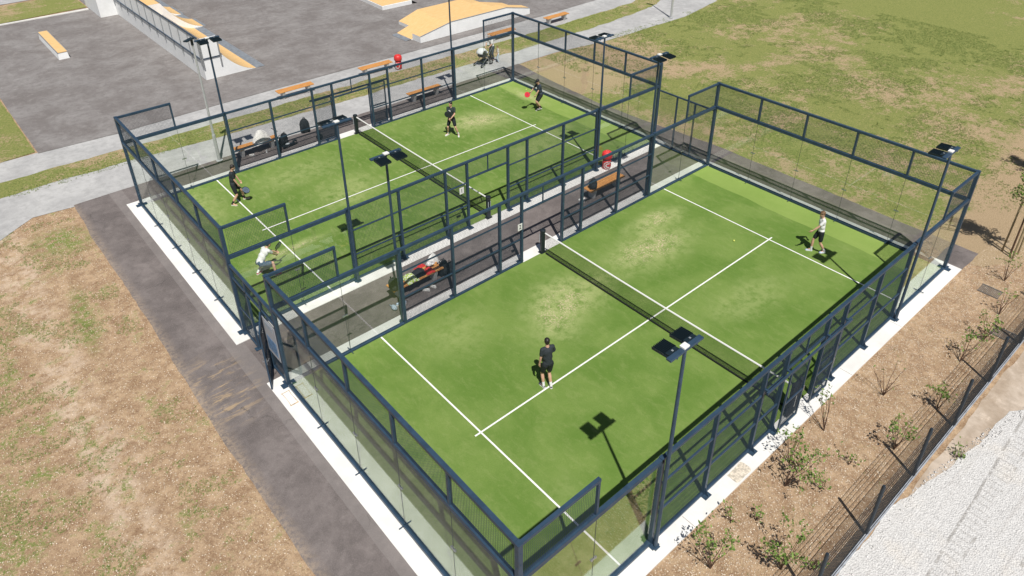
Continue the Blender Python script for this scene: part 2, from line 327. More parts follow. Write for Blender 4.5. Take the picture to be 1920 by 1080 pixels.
# ---------------------------------------------------------------- shared object materials
frame = mat('anthracite_powder_coat', (.029, .057, .095), .42, .0, .14, 5, spec=.45)
wire_m = mat('mesh_wire_coat', (.020, .036, .055), .5, .0, .1, 5); fwire = mat('fence_wire', (.014, .018, .022), .6)
galv = mat('galvanised_steel', (.50, .52, .54), .35, .8, .15, 20)
seal_m = mat('dark_glass_joint', (.05, .065, .06), .5)
black = mat('black_fabric', (.012, .016, .020), .85, var=.35, scale=40)
blackp = mat('black_plastic', (.012, .018, .024), .45, var=.2)
white_p = mat('white_plastic', (.75, .75, .73), .5, var=.05)
red_p = mat('red_plastic', (.62, .035, .035), .45, var=.12)
def m_glass():
    g = NG('tempered_glass'); g.t.nodes.remove(g.b)
    tr = g.n('ShaderNodeBsdfTransparent'); tr.inputs[0].default_value = (.975, .988, .978, 1)
    gl = g.n('ShaderNodeBsdfGlossy'); gl.inputs['Roughness'].default_value = 0.0; gl.inputs['Color'].default_value = (.97, 1, .98, 1)
    fr = g.n('ShaderNodeFresnel'); g.l(g.ma('MULTIPLY_ADD', g.geo.outputs['Backfacing'], 1/1.55-1.55, 1.55), fr.inputs['IOR'])
    mx = g.n('ShaderNodeMixShader'); g.l(fr.outputs[0], mx.inputs[0]); g.l(tr.outputs[0], mx.inputs[1]); g.l(gl.outputs[0], mx.inputs[2]); g.l(mx.outputs[0], g.out.inputs[0])
    return g.m
glass = m_glass()
TX = {}
def textmesh(s, size, ext=.002):
    cu = bpy.data.curves.new('t', 'FONT'); cu.body = s; cu.size = size; cu.extrude = ext; cu.align_x = 'CENTER'; cu.align_y = 'CENTER'
    o = bpy.data.objects.new('t', cu); COL.objects.link(o); dg = bpy.context.evaluated_depsgraph_get(); dg.update()
    me = bpy.data.meshes.new_from_object(o.evaluated_get(dg)); bpy.data.objects.remove(o); return me

# ---------------------------------------------------------------- court enclosures
GC = {}
def grid_mesh(w_, h_, sp=.05, th=.0045):
    key = ('g', round(w_, 2), round(h_, 2), sp, th)
    if key in GC: return GC[key]
    V = []; Fc = []; t = th/2
    def bar(a, b):
        k = len(V)
        if a[2] == b[2]: V.extend([(a[0], s*t, a[2]+q*t) for s, q in ((-1, -1), (1, -1), (1, 1), (-1, 1))]+[(b[0], s*t, b[2]+q*t) for s, q in ((-1, -1), (1, -1), (1, 1), (-1, 1))])
        else: V.extend([(a[0]+q*t, s*t+th, a[2]) for s, q in ((-1, -1), (1, -1), (1, 1), (-1, 1))]+[(b[0]+q*t, s*t+th, b[2]) for s, q in ((-1, -1), (1, -1), (1, 1), (-1, 1))])
        for j in range(4): Fc.append((k+j, k+(j+1) % 4, k+4+(j+1) % 4, k+4+j))
    nx = max(1, round(w_/sp)); nz = max(1, round(h_/sp))
    for i in range(nx): x = (i+.5)*w_/nx; bar((x, 0, 0), (x, 0, h_))
    for i in range(nz): z = (i+.5)*h_/nz; bar((0, 0, z), (w_, 0, z))
    me = fmesh('mesh_panel', V, Fc); me.materials.append(wire_m); GC[key] = me; return me
def box_mesh(dx, dy, dz, m):
    key = ('b', round(dx, 3), round(dy, 3), round(dz, 3), m.name)
    if key not in GC:
        b = MB(); b.b2((0, -dy/2, 0), (dx, dy/2, dz)); me = b.mesh('bar'); me.materials.append(m); GC[key] = me
    return GC[key]
H4, H3 = 3.94, 2.90
def place(name, me, par, x, y, z, rz=0.):
    o = bpy.data.objects.new(name, me); COL.objects.link(o); o.parent = par; o.location = (x, y, z); o.rotation_euler = (0, 0, rz); return o
def wmesh(name, w_, h_, par, x, y, z, rz): return place(name, grid_mesh(w_, h_), par, x, y, z, rz)
def post_mesh(wd, dp, h, foot, key):
    k = ('p', key)
    if k in GC: return GC[k]
    b = MB(); b.box((0, 0, h/2), (wd, dp, h)); b.box((0, -.0, h+.002), (wd+.012, dp+.012, .012))
    if foot:   # foot plate, gusset, bolts outward (-y)
        b.box((0, -.10, .012), (.24, .16, .018)); b.add([(-.006, -dp/2, .02), (.006, -dp/2, .02), (.006, -dp/2-.13, .02), (-.006, -dp/2-.13, .02), (-.006, -dp/2, .26), (.006, -dp/2, .26)], [(0, 1, 5, 4), (0, 4, 3), (1, 2, 5), (3, 4, 5, 2), (0, 3, 2, 1)])
        for sx in (-.09, .09): b.box((sx, -.15, .026), (.025, .025, .02))
    for z in np.arange(.35, h-.1, .45): b.box((wd*.2, -dp/2-.003, z), (.018, .008, .018))
    me = b.mesh('post'); me.materials.append(frame); GC[k] = me; return me
glass_me = {}
def glass_panel(par, x, y, rz, h=H3-.12, w_=2.0):
    key = round(w_, 2)
    if key not in glass_me:
        b = MB(); b.b2((.006, -.005, .085), (w_-.006, .005, h)); me = b.mesh('glass_panel'); me.materials.append(glass)
        s = MB(); s.b2((-.0045, -.0065, .085), (.0045, .0065, h)); ms = s.mesh('glass_joint'); ms.materials.append(seal_m)
        c = MB(); c.box((0, -.012, 1.42), (.17, .012, .035)); c.box((0, .012, 1.42), (.17, .012, .035)); c.box((-.06, -.02, 1.42), (.03, .01, .05)); c.box((.06, -.02, 1.42), (.03, .01, .05))
        mc = c.mesh('glass_clamp'); mc.materials.append(galv); f = MB(); f.box((0, 0, .055), (.022, .34, .02)); f.box((0, 0, .09), (.03, .05, .08)); mf = f.mesh('foot_bracket'); mf.materials.append(frame)
        glass_me[key] = (me, ms, mc, mf)
    me, ms, mc, mf = glass_me[key]
    g = place('glass_panel', me, par, x, y, 0, rz); return g
def seam(par, x, y, rz):
    me, ms, mc, mf = glass_me[2.0]
    place('glass_joint', ms, par, x, y, 0, rz); place('glass_clamp', mc, par, x, y, 0, rz); place('foot_bracket', mf, par, x, y, 0, rz)
def enclosure(oy, name, label, doors):
    root = empty('court_enclosure', (0, oy, 0)); tag(root, label, 'court enclosure', 'padel court enclosures')
    Ye = (-.07, 10.07); Xe = (-.05, 20.05)
    # end walls
    for xi, x in enumerate(Xe):
        sgn = -1 if xi == 0 else 1; rz = PI/2
        for i in range(5): glass_panel(root, x, i*2., rz)
        for i in range(1, 5): seam(root, x, i*2., rz)
        for z, t in ((H3-.12, .12), (H4-.08, .08)):
            b = MB(); b.b2((x-.05, .0, z), (x+.05, 10.0, z+t)); b.obj('end_beam', frame, root)
        for i in range(5): wmesh('mesh_panel', 2.-.08, H4-H3-.08, root, x, i*2+.04, H3, rz)
        for i in range(1, 5):
            b = MB(); b.b2((x-.04, i*2-.035, H3), (x+.04, i*2+.035, H4-.08))
            for q in (.2, .5, .8): b.box((x+sgn*.043, i*2, H3+q*(H4-H3-.08)), (.012, .02, .02))
            b.obj('upper_post', frame, root)
        b = MB(); b.b2((x-.055, .05, .001), (x+.055, 9.95, .07)); b.box((x-.052*1, 5, .085), (.008, 9.9, .03)); b.box((x+.052, 5, .085), (.008, 9.9, .03)); b.obj('base_channel', frame, root)
    # corners
    for x in Xe:
        for yi, y in enumerate(Ye):
            b = MB(); b.box((x, y, H4/2), (.11, .11, H4)); b.box((x, y, H4+.004), (.12, .12, .014))
            sx = -1 if x < 1 else 1; sy = -1 if yi == 0 else 1
            b.box((x+sx*.13, y, .012), (.16, .20, .018)); b.box((x, y+sy*.13, .014), (.20, .16, .018))
            for z in np.arange(.3, 3.9, .33): b.box((x+sx*.058, y, z), (.01, .02, .02)); b.box((x, y+sy*.058, z+.1), (.02, .01, .02))
            b.obj('corner_post', frame, root)
    # sides
    for yi, y in enumerate(Ye):
        sg = -1 if yi == 0 else 1; rz = 0.
        for x0 in (0, 2, 16, 18): glass_panel(root, x0, y, 0)
        for x in (2, 18): seam(root, x, y, 0)
        for a, b_ in ((0.0, 4.0), (16.0, 20.0)):
            b = MB(); b.b2((a+(.005 if a < 1 else 0), y-.05, H3-.12), (b_-(.005 if b_ > 19 else 0), y+.05, H3)); b.obj('glass_beam', frame, root)
            b = MB(); b.b2((a+.05, y-.055, .001), (b_-.05, y+.055, .07)); b.obj('base_channel', frame, root)
        for a, b_, xp in ((.005, 2.0, 2.0), (18.0, 19.995, 18.0)):
            b = MB(); b.b2((a, y-.04, H4-.08), (b_, y+.04, H4)); b.obj('top_rail', frame, root)
            b = MB(); b.box((xp+(.03 if xp > 5 else -.03), y, (H3+H4-.08)/2), (.06, .06, H4-H3-.08)); b.obj('upper_post', frame, root)
            wmesh('mesh_panel', 1.88, H4-H3-.08, root, a+.06, y, H3, 0)
        b = MB(); b.b2((4.0, y-.045, H3-.08), (16.0, y+.045, H3-.002)); b.obj('top_rail', frame, root)
        xs = (4, 6, 8, 9, 11, 12, 14, 16)
        for x in xs:
            big = x in (4, 16)
            place('post', post_mesh(.10 if big else .08, .10, H3-.1 if not big else H3+.01, True, big), root, x, y, 0, 0 if yi == 0 else PI)
        for a, b_ in ((4, 6), (6, 8), (8, 9), (11, 12), (12, 14), (14, 16)):
            wd = b_-a
            wmesh('mesh_panel', wd-.08, H3-.16, root, a+.04, y, .07, 0)
            for z in (1.0, 1.98):
                place('cross_rail', box_mesh(wd-.08, .045, .04, frame), root, a+.04, y+sg*.012, z, 0)
            place('base_rail', box_mesh(wd-.08, .08, .06, frame), root, a+.04, y, .002, 0)
        # opening 9..11 with mesh above the lintel
        place('lintel', box_mesh(1.92, .06, .06, frame), root, 9.04, y, 2.12, 0)
        wmesh('mesh_panel', 1.92, H3-.08-2.18, root, 9.04, y, 2.18, 0)
        b = MB(); b.box((10, y, (2.18+H3-.08)/2), (.04, .04, H3-.08-2.18)); b.obj('lintel_post', frame, root)
        yo = y+sg*.17
        if doors[yi]:
            b = MB(); b.box((10, yo, 2.23), (4.2, .05, .07))
            for xx in (8.0, 9.0, 11., 12.): b.box((xx, y+sg*.09, 2.23), (.06, .14, .04))
            b.obj('sliding_track', frame, root)
        for (dx) in doors[yi]:
            D = MB(); W_ = .95
            for xx in (dx+.025, dx+W_-.025): D.box((xx, yo, 1.12), (.05, .04, 2.08))
            for zz in (.1, 1.05, 2.17): D.box((dx+W_/2, yo, zz), (W_-.1, .04, .05))
            D.box((dx+W_/2, yo, .03), (.12, .1, .04))
            dd = D.obj('sliding_door', frame, root)
            wm = place('door_mesh', grid_mesh(W_-.1, 2.0), dd, dx+.05, yo, .12, 0)
            hb = MB(); hb.box((dx+W_-.03, yo+sg*.03, 1.1), (.03, .03, .18)); hb.obj('handle', galv, dd)
    return root
encA = enclosure(0., 'A', 'dark blue steel and glass cage around the near padel court', ((9.02, 10.6), ()))
encB = enclosure(OYS['B'], 'B', 'dark blue steel and glass cage around the far padel court beside the paths', ((), (8.05, 10.95)))

# number plates on the mesh
for (x, y, z, s, lab) in ((8.69, 13.09, 1.78, '1', 'white plate with number 1 wired to the far court mesh'), (8.85, 9.98, 1.63, '2', 'white plate with number 2 wired to the near court mesh')):
    b = MB(); b.box((0, 0, 0), (.20, .006, .27)); o = b.obj('number_plate', white_p, None, (x, y, z)); tag(o, lab, 'number plate', 'court number plates')
    t = textmesh(s, .24, .002); t.materials.append(blackp); n_ = bpy.data.objects.new('numeral', t); COL.objects.link(n_); n_.parent = o; n_.location = (0, -.006, 0); n_.rotation_euler = (PI/2, 0, 0)

# ---------------------------------------------------------------- link fences closing the gap
def link_far():
    r = empty('link_fence', (20.05, 10.12, 0)); tag(r, 'dark mesh fence closing the alley at its lawn end', 'fence')
    L = 13.206-10.07-.07-.11-.05
    b = MB(); b.b2((-.03, .0, H3-.28), (.03, L, H3-.22)); b.obj('top_rail', frame, r)
    b = MB(); b.b2((-.04, 0, .01), (.04, L, .07)); b.obj('base_rail', frame, r)
    for y in (L/3, 2*L/3):
        b = MB(); b.box((0, y, (H3-.28)/2), (.06, .06, H3-.28)); b.box((.1, y, .01), (.16, .12, .016)); b.obj('post', frame, r)
    for i in range(3): place('mesh_panel', grid_mesh(L/3-.06, H3-.36), r, 0, i*L/3+.03, .07, PI/2)
link_far()
def link_near():
    r = empty('gate_fence', (-.05, 10.12, 0)); tag(r, 'dark blue gate frame with information board across the alley entrance', 'gate fence')
    L = 13.206-10.07-.07-.11-.05
    b = MB(); b.b2((-.04, 0, H3-.3), (.04, L, H3-.22)); b.obj('top_rail', frame, r)
    b = MB(); b.b2((-.035, 0.0, 2.14), (.035, L, 2.20)); b.obj('lintel', frame, r)
    for y in (.9, 1.95):
        b = MB(); b.box((0, y, (H3-.3)/2), (.07, .07, H3-.3)); b.box((-.02, y, .01), (.2, .16, .016)); b.obj('post', frame, r)
    for a, b_ in ((.02, .86), (1.99, L-.02)):
        place('mesh_panel', grid_mesh(b_-a, 2.04), r, 0, a, .1, PI/2)
        q = MB(); q.b2((-.03, a, .03), (.03, b_, .09)); q.obj('base_rail', frame, r)
        q = MB(); q.b2((-.02, a, 1.03), (.02, b_, 1.07)); q.obj('cross_rail', frame, r)
    place('mesh_panel', grid_mesh(L-.05, .38), r, 0, .02, 2.21, PI/2)
    b = MB(); b.box((-.045, .46, 1.40), (.012, .80, 1.24)); s = b.obj('information_board', mat('board_face', (.42, .44, .48), .35, var=.03), r)
    b = MB(); b.box((-.053, .46, 1.15), (.004, .62, .5)); b.obj('board_print', mat('board_blue', (.12, .24, .42), .4, var=.4, scale=14), s)
    b = MB(); b.box((-.053, .46, 1.86), (.004, .5, .16)); b.obj('board_header', mat('board_head', (.35, .42, .50), .4, var=.3, scale=20), s)
    # gate leaf swung outward, hinged at the inner post
    g = empty('gate', (-.10, 11.05, 0), R(180+65)); tag(g, 'open mesh gate leaf with latch swung out onto the asphalt', 'gate')
    b = MB()
    for x in (.025, .975): b.box((x, 0, 1.09), (.05, .045, 2.06))
    for z in (.085, 1.05, 2.1): b.box((.5, 0, z), (.9, .045, .05))
    b.obj('gate_frame', frame, g); place('mesh_panel', grid_mesh(.9, 1.96), g, .05, 0, .11, 0)
    b = MB(); b.box((.96, 0, 1.08), (.05, .07, .2)); b.tube([(.96, -.07, 1.1), (.86, -.09, 1.1)], .01, 6); b.tube([(.96, .07, 1.1), (.86, .09, 1.1)], .01, 6); b.tube([(.96, -.08, 1.1), (.96, .08, 1.1)], .01, 6); b.obj('latch', galv, g)
link_near()

# ---------------------------------------------------------------- tennis nets
def net(oy, label):
    r = empty('court_net', (10, oy, 0)); tag(r, label, 'net', 'padel court nets')
    nm = mat('net_cord', (.012, .016, .016), .8)
    me = grid_mesh(9.72, .80, .036, .0032)
    me = me.copy(); me.materials.clear(); me.materials.append(nm)
    place('net_mesh', me, r, 0, .14, .05, PI/2)
    b = MB(); b.tube([(0, y, .90-.04*math.sin(PI*(y/10))) for y in np.linspace(.1, 9.9, 15)], .028, 6, flat=1); b.obj('top_band', mat('net_band', (.74, .74, .72), .8, var=.05), r)
    b = MB(); b.box((0, 5, .05), (.03, 9.7, .05)); b.obj('bottom_cord', nm, r)
    for s, y in ((1, -.04), (-1, 10.04)):
        b = MB(); b.lathe([(.085, .03), (.095, .06), (.095, .9), (.105, .92), (.105, .98), (.06, 1.0)], 12, (0, y, 0)); b.box((0, y-.0, .02), (.26, .2, .03))
        p = b.obj('net_post', blackp, r, smooth=False)
        m_ = MB(); m_.box((-.07, y-s*.092, .62), (.02, .01, .34)); m_.box((.04, y-s*.096, .62), (.012, .01, .34)); m_.obj('post_marking', mat('post_print', (.45, .5, .55), .5), p)
    return r
netA = net(0., 'long black net with white top band across the near court')
netB = net(OYS['B'], 'long black net with white top band across the far court')
# padded cover standing at the near post of the near court
pd = empty('post_pad', (9.95, -.02, 0)); tag(pd, 'black padded cover with white vertical lettering round the near net post', 'post pad')
b = MB(); b.b2((-.27, -.13, .02), (.25, -.03, 1.22)); b.obj('cover', black, pd, bevel=.03)
b = MB(); b.ell((-.02, -.135, .84), (.07, .006, .075)); b.obj('emblem', mat('emblem_blue', (.10, .17, .25), .6), pd)
b = MB()
for i in range(9): b.box((-.02+(i % 2)*.012, -.134, .70-i*.047), (.05+.012*(i % 3), .006, .026 if i % 2 else .032))
b.obj('lettering', white_p, pd)

# ---------------------------------------------------------------- lamps on the posts
def lamp():
    r = empty('court_lamp'); 
    b = MB(); b.tube([(0, 0, .05), (0, 0, 3.0), (0, 0, 6.03)], [.045, .045, .036], 10); b.box((0, -.0, .02), (.16, .16, .03)); b.obj('pole', frame, r)
    b = MB(); b.box((0, 0, 6.08), (1.0, .12, .05)); b.box((-.3, -.05, 6.05), (.03, .03, .05)); b.box((.3, -.05, 6.05), (.03, .03, .05)); b.obj('crossarm', frame, r, bevel=.01)
    b = MB(); b.box((0, .02, 6.125), (.16, .13, .045)); b.obj('junction_box', white_p, r, bevel=.008)
    for sx in (-1, 1):
        h = MB(); cx = sx*.265; rot = Matrix.Rotation(R(-4), 3, 'X')
        h.box((cx, .26, 6.045), (.35, .37, .03), rot)
        for i in range(9): h.box((cx-.17+i*.0425, .30, 6.075), (.010, .30, .032), rot)
        h.box((cx-sx*.0, .10, 6.09), (.30, .10, .04), rot)
        ho = h.obj('lamp_head', mat('lamp_black', (.010, .020, .026), .4), r)
        t = MB(); t.box((cx+.0, .10, 6.118), (.04, .04, .006)); t.obj('rating_label', mat('label_grey', (.22, .24, .26), .7), ho)
    return r
L0 = lamp(); first = True
for (x, y, rz, lab) in ((4, -.22, 0, 'floodlight on slim dark pole nearest the camera, leaning over the near court'), (16, -.22, 0, 'floodlight at the planted edge beyond the near net, far right'),
        (4, 10.22, PI, 'floodlight over the alley beside the bench piled with bags'), (16, 10.22, PI, 'floodlight at the alley end near the empty wooden bench'),
        (4, 12.98, 0, 'floodlight in the alley turned over the far court, left of the net'), (16, 12.98, 0, 'floodlight in the alley beside the red bin, turned over the far court'),
        (4, 23.43, PI, 'floodlight seen against the white skate ramp'), (16, 23.43, PI, 'floodlight pole rising out of the picture beside the stroller path')):
    o = L0 if first else copy_tree(L0); first = False
    o.location = (x, y, 0); o.rotation_euler = (0, 0, rz); tag(o, lab, 'floodlight', 'floodlights along the court sides')
def street(x, y, rz, lab, h=5.7):
    r = empty('path_lamp', (x, y, 0), rz); tag(r, lab, 'street lamp', 'lamps along the footpath')
    b = MB(); b.tube([(0, 0, 0), (0, 0, 1.3), (0, 0, 1.35), (0, 0, h)], [.075, .075, .055, .035], 12); b.tube([(0, 0, 0), (0, 0, .03)], .15, 12); b.obj('pole', mat('grey_pole', (.52, .53, .54), .4, .3), r, smooth=False)
    b = MB(); b.box((.16, 0, h+.04), (.5, .2, .06)); b.tube([(0, 0, h-.25), (0, 0, h+.02)], .06, 8); b.obj('lamp_head', mat('lamp_black', (.01, .02, .026), .4), r, bevel=.02)
street(3.85, 24.93, R(215), 'grey path lamp behind the glass corner of the far court')
street(35.96, 24.76, R(100), 'grey lamp post beside the upper path at the lawn')

# ---------------------------------------------------------------- benches
def wood(name, c1, c2):
    g = NG(name); tc = g.n('ShaderNodeTexCoord').outputs['Object']
    n1 = g.noise(3, 5, .6, co=tc, stretch=(0, 1, 14)); c = g.mix(g.ramp(n1, .3, .7), c1, c2); MATS[name] = g.fin(c, .6); return g.m
bw = wood('bench_timber', (.46, .20, .055), (.68, .34, .105))
def bench():
    r = empty('park_bench')
    for i in range(5):
        b = MB(); b.box((0, -.20+i*.10, .445), (2.05, .082, .045)); b.obj('seat_slat', bw, r, bevel=.006)
    for sx in (-.72, .72):
        b = MB(); b.add([(sx-.07, -.22, .41), (sx+.07, -.22, .41), (sx+.07, .22, .41), (sx-.07, .22, .41), (sx-.07, -.12, 0), (sx+.07, -.12, 0), (sx+.07, .12, 0), (sx-.07, .12, 0)], [(0, 1, 2, 3), (7, 6, 5, 4), (0, 4, 5, 1), (1, 5, 6, 2), (2, 6, 7, 3), (3, 7, 4, 0)])
        b.obj('leg', m_conc('bench_concrete', (.42, .42, .42), (.56, .56, .56)), r, bevel=.01)
    b = MB(); b.box((0, 0, .412), (1.9, .05, .018)); b.obj('seat_support', galv, r)
    return r
B0 = bench(); first = True
for (x, y, rz, lab) in ((9.95, 29.6, -1, 'wooden bench on the upper path, behind the bags at the far cage'), (15.0, 29.6, -2, 'wooden bench on the upper path left of the far red bin'),
        (24.35, 29.35, 0, 'wooden bench on the upper path behind the stroller'), (29.35, 29.45, 0, 'wooden bench at the end of the ramp nearest the lawn, on the upper path'),
        (15.0, 24.66, -1, 'empty wooden bench on the asphalt outside the far net corner'), (5.55, 24.66, 0, 'bench outside the far cage with a white jacket on it'),
        (14.95, 11.57, 0, 'wooden alley bench with one black bag on its end'), (5.35, 11.42, 0, 'alley bench covered in bags, towel and red jacket')):
    o = B0 if first else copy_tree(B0); first = False
    o.location = (x, y, -.02); o.rotation_euler = (0, 0, R(rz)); tag(o, lab, 'bench', 'slatted benches with concrete legs')

# ---------------------------------------------------------------- red bins
def bin_(x, y, lab, rz):
    r = empty('litter_bin', (x, y, -.01), rz); tag(r, lab, 'litter bin', 'red litter bins')
    b = MB(); b.lathe([(.15, 0), (.185, .05), (.20, .2), (.19, .38), (.17, .47)], 24); b.obj('body', red_p, r, smooth=True)
    b = MB(); b.lathe([(.16, .46), (.16, .53)], 20); b.obj('opening', blackp, r, smooth=False)
    b = MB(); b.lathe([(.20, .51), (.225, .54), (.235, .68), (.215, .78), (.14, .85), (.02, .865)], 24); c = b.obj('lid', red_p, r, smooth=True)
    b = MB()
    for i in range(26):
        a = rng.uniform(0, 2*PI); q = rng.uniform(.04, .2); z = .862-.10*(q/.2)**2.2
        b.ell((q*math.cos(a), q*math.sin(a), z), (.012, .012, .008), None, 6, 4)
    b.obj('lid_dots', mat('cream_dots', (.85, .72, .5), .6), c)
    b = MB()   # white ring and letter C on the side facing the path (-x -y)
    def arc(rad, a0, a1, wd, n=22):
        for i in range(n):
            t0 = a0+(a1-a0)*i/n; t1 = a0+(a1-a0)*(i+1)/n; P = []
            for t in (t0, t1):
                for q in (rad-wd, rad+wd):
                    u_ = q*math.cos(t); v_ = .235+q*math.sin(t)*.92; an = -PI/2+u_/.2; P.append((.206*math.cos(an), .206*math.sin(an), v_))
            k = len(b.v); b.v += [Vector(p) for p in P]; b.f.append((k, k+1, k+3, k+2))
    arc(.185, 0, 2*PI, .018, 40); arc(.095, R(55), R(305), .028)
    b.obj('emblem', white_p, r)
bin_(16.5, 12.87, 'red litter bin with white C in the alley by the far court mesh', R(-28))
bin_(16.3, 29.2, 'red litter bin on the upper path right of a bench', R(-70))

# ---------------------------------------------------------------- skate park
skw = m_conc('skate_panel_white', (.78, .79, .79), (.85, .86, .86)); deck = wood('skate_deck_ply', (.68, .43, .17), (.82, .56, .27))
steelp = mat('skate_steel', (.40, .43, .46), .4, .5, .15, 4)
def qprof(x0, x1, xf, h, n=12):   # deck x0..x1 at h, then a concave curve down to xf
    P = [(x0, h), (x1, h)]
    for i in range(1, n+1):
        t = i/n; P.append((x1+(xf-x1)*t, h*(1-math.sin(t*PI/2))**1.0 if False else h*(1-t)**2.0))
    return P
def extr(P, y0, y1, base, z0=0.):
    n = len(P); V = [(p[0], y0, p[1]) for p in P]+[(p[0], y1, p[1]) for p in P]+[(p[0], y0, z0) for p in P]+[(p[0], y1, z0) for p in P]
    top = [(i, i+1, n+i+1, n+i) for i in range(n-1)]
    sides = [(2*n+i, 2*n+i+1, i+1, i) for i in range(n-1)]+[(n+i, n+i+1, 3*n+i+1, 3*n+i) for i in range(n-1)]+[(0, n, 3*n, 2*n)]
    return V, top, sides
def quarter():
    r = empty('quarter_pipe', (7.1, 34.9, 0)); tag(r, 'long white quarter pipe ramp with orange deck and guard panels', 'skate ramp')
    secs = [(0, 9.9, 3.1, 1.25), (9.9, 12.0, 3.8, 2.05), (12.0, 13.6, 3.1, 1.25), (13.6, 16.0, 3.6, 2.0), (16.0, 20.5, 3.1, 1.25)]
    for y0, y1, xf, h in secs:
        V, T, Sd = extr(qprof(0, 1.15, xf, h), y0, y1, 0, .0)
        ob('side_panels', fmesh('side_panels', V, Sd), skw, r)
        V2 = [(v[0], v[1], v[2]+.004) for v in V]
        n = len(T); ob('riding_surface', fmesh('riding_surface', V2, T[:-1]), deck, r)
        ob('steel_foot', fmesh('steel_foot', V2, T[-1:]), steelp, r)
        b = MB(); b.tube([(1.15, y0, h+.02), (1.15, y1, h+.02)], .03, 8); b.obj('coping', galv, r)
    # foot sheet of steel
    b = MB(); b.add([(3.05, 0, .012), (3.5, .0, .006), (3.5, 20, .006), (3.05, 20, .012)], [(0, 1, 2, 3)]); b.obj('foot_plate', steelp, r)
    # guard panels with posts
    for i in range(14):
        y = i*1.5; b = MB(); b.b2((-.03, y+.03, 1.28), (.0, y+1.47, 2.42)); b.obj('guard_panel', skw, r)
        b = MB(); b.box((-.05, y, 1.65), (.06, .07, 1.6)); b.obj('guard_post', galv, r)
    b = MB(); b.box((-.04, 10.5, 2.45), (.07, 21, .06)); b.obj('guard_rail', frame, r)
    b = MB(); b.box((-.055, 10.5, 1.25), (.05, 21, .06)); b.obj('deck_edge', frame, r)
    b = MB(); b.b2((.03, -.03, 1.28), (.98, 0, 2.42)); b.obj('guard_panel', skw, r)
    b = MB(); b.b2((0, -.05, 1.22), (1.1, -.01, 1.27)); b.obj('deck_edge', frame, r)
    for x in (0.02, 1.02):
        b = MB(); b.box((x, -.05, 1.55), (.07, .06, 1.75)); b.obj('guard_post', galv, r)
    # stair block at the far end
    s = MB(); s.b2((-1.15, 16.6, 0), (-.01, 20.5, 1.6)); s.obj('stair_block', skw, r)
quarter()
def ledge():
    r = empty('grind_box', (1.9, 46.7, 0)); tag(r, 'low white grind box with orange top at left of the skate park', 'skate ledge')
    b = MB(); b.add([(-.30, -2.6, 0), (.30, -2.6, 0), (.30, 2.6, 0), (-.30, 2.6, 0), (-.25, -2.55, .42), (.25, -2.55, .42), (.25, 2.55, .42), (-.25, 2.55, .42)], [(0, 3, 2, 1), (4, 5, 6, 7), (0, 1, 5, 4), (1, 2, 6, 5), (2, 3, 7, 6), (3, 0, 4, 7)]); b.obj('body', skw, r)
    b = MB(); b.box((0, 0, .44), (.54, 5.16, .035)); b.obj('top_board', deck, r)
    b = MB(); b.box((-.27, 0, .44), (.03, 5.18, .04)); b.box((.27, 0, .44), (.03, 5.18, .04)); b.obj('edge_rail', steelp, r)
ledge()
def funbox():
    r = empty('fun_box', (19.8, 32.0, 0)); tag(r, 'white fun box with orange ramped top beside the upper path', 'skate ramp')
    def wedge(y0, y1, P, x=0):
        V, T, Sd = extr(P, y0, y1, 0); ob('side_panels', fmesh('side_panels', V, Sd), skw, r)
        V2 = [(v[0], v[1], v[2]+.004) for v in V]; ob('riding_surface', fmesh('riding_surface', V2, T), deck, r)
    wedge(0, .9, [(0.0, .42), (2.5, .88), (7.2, .88), (9.4, .42)])
    wedge(.9, 2.6, [(-.1, .05), (2.3, .80), (6.8, .80), (9.0, .30)])
    wedge(2.6, 4.2, [(1.1, .22), (2.7, .72), (6.4, .72), (7.6, .45)])
    b = MB(); b.add([(-.5, .95, .006), (-.1, .95, .045), (-.1, 2.6, .045), (-.5, 2.6, .006)], [(0, 1, 2, 3)]); b.obj('foot_plate', steelp, r)
    b = MB(); b.tube([(0, -.01, .43), (2.5, -.01, .89), (7.2, -.01, .89), (9.4, -.01, .43)], .02, 6); b.obj('edge_rail', steelp, r)
funbox()
def pad2():
    r = empty('manual_pad', (21.8, 39.7, 0), R(-2)); tag(r, 'low orange topped ramp cut off by the top edge of the photo', 'skate ramp')
    b = MB(); b.b2((-.0, 0, 0), (2.5, 6, .28)); b.obj('body', skw, r)
    b = MB(); b.box((1.25, 3.05, .30), (2.4, 5.9, .03)); b.obj('top_board', deck, r)
    b = MB(); b.add([(2.5, 0, .28), (3.0, 0, .01), (3.0, 6, .01), (2.5, 6, .28)], [(0, 1, 2, 3)]); b.obj('foot_plate', steelp, r)
pad2()

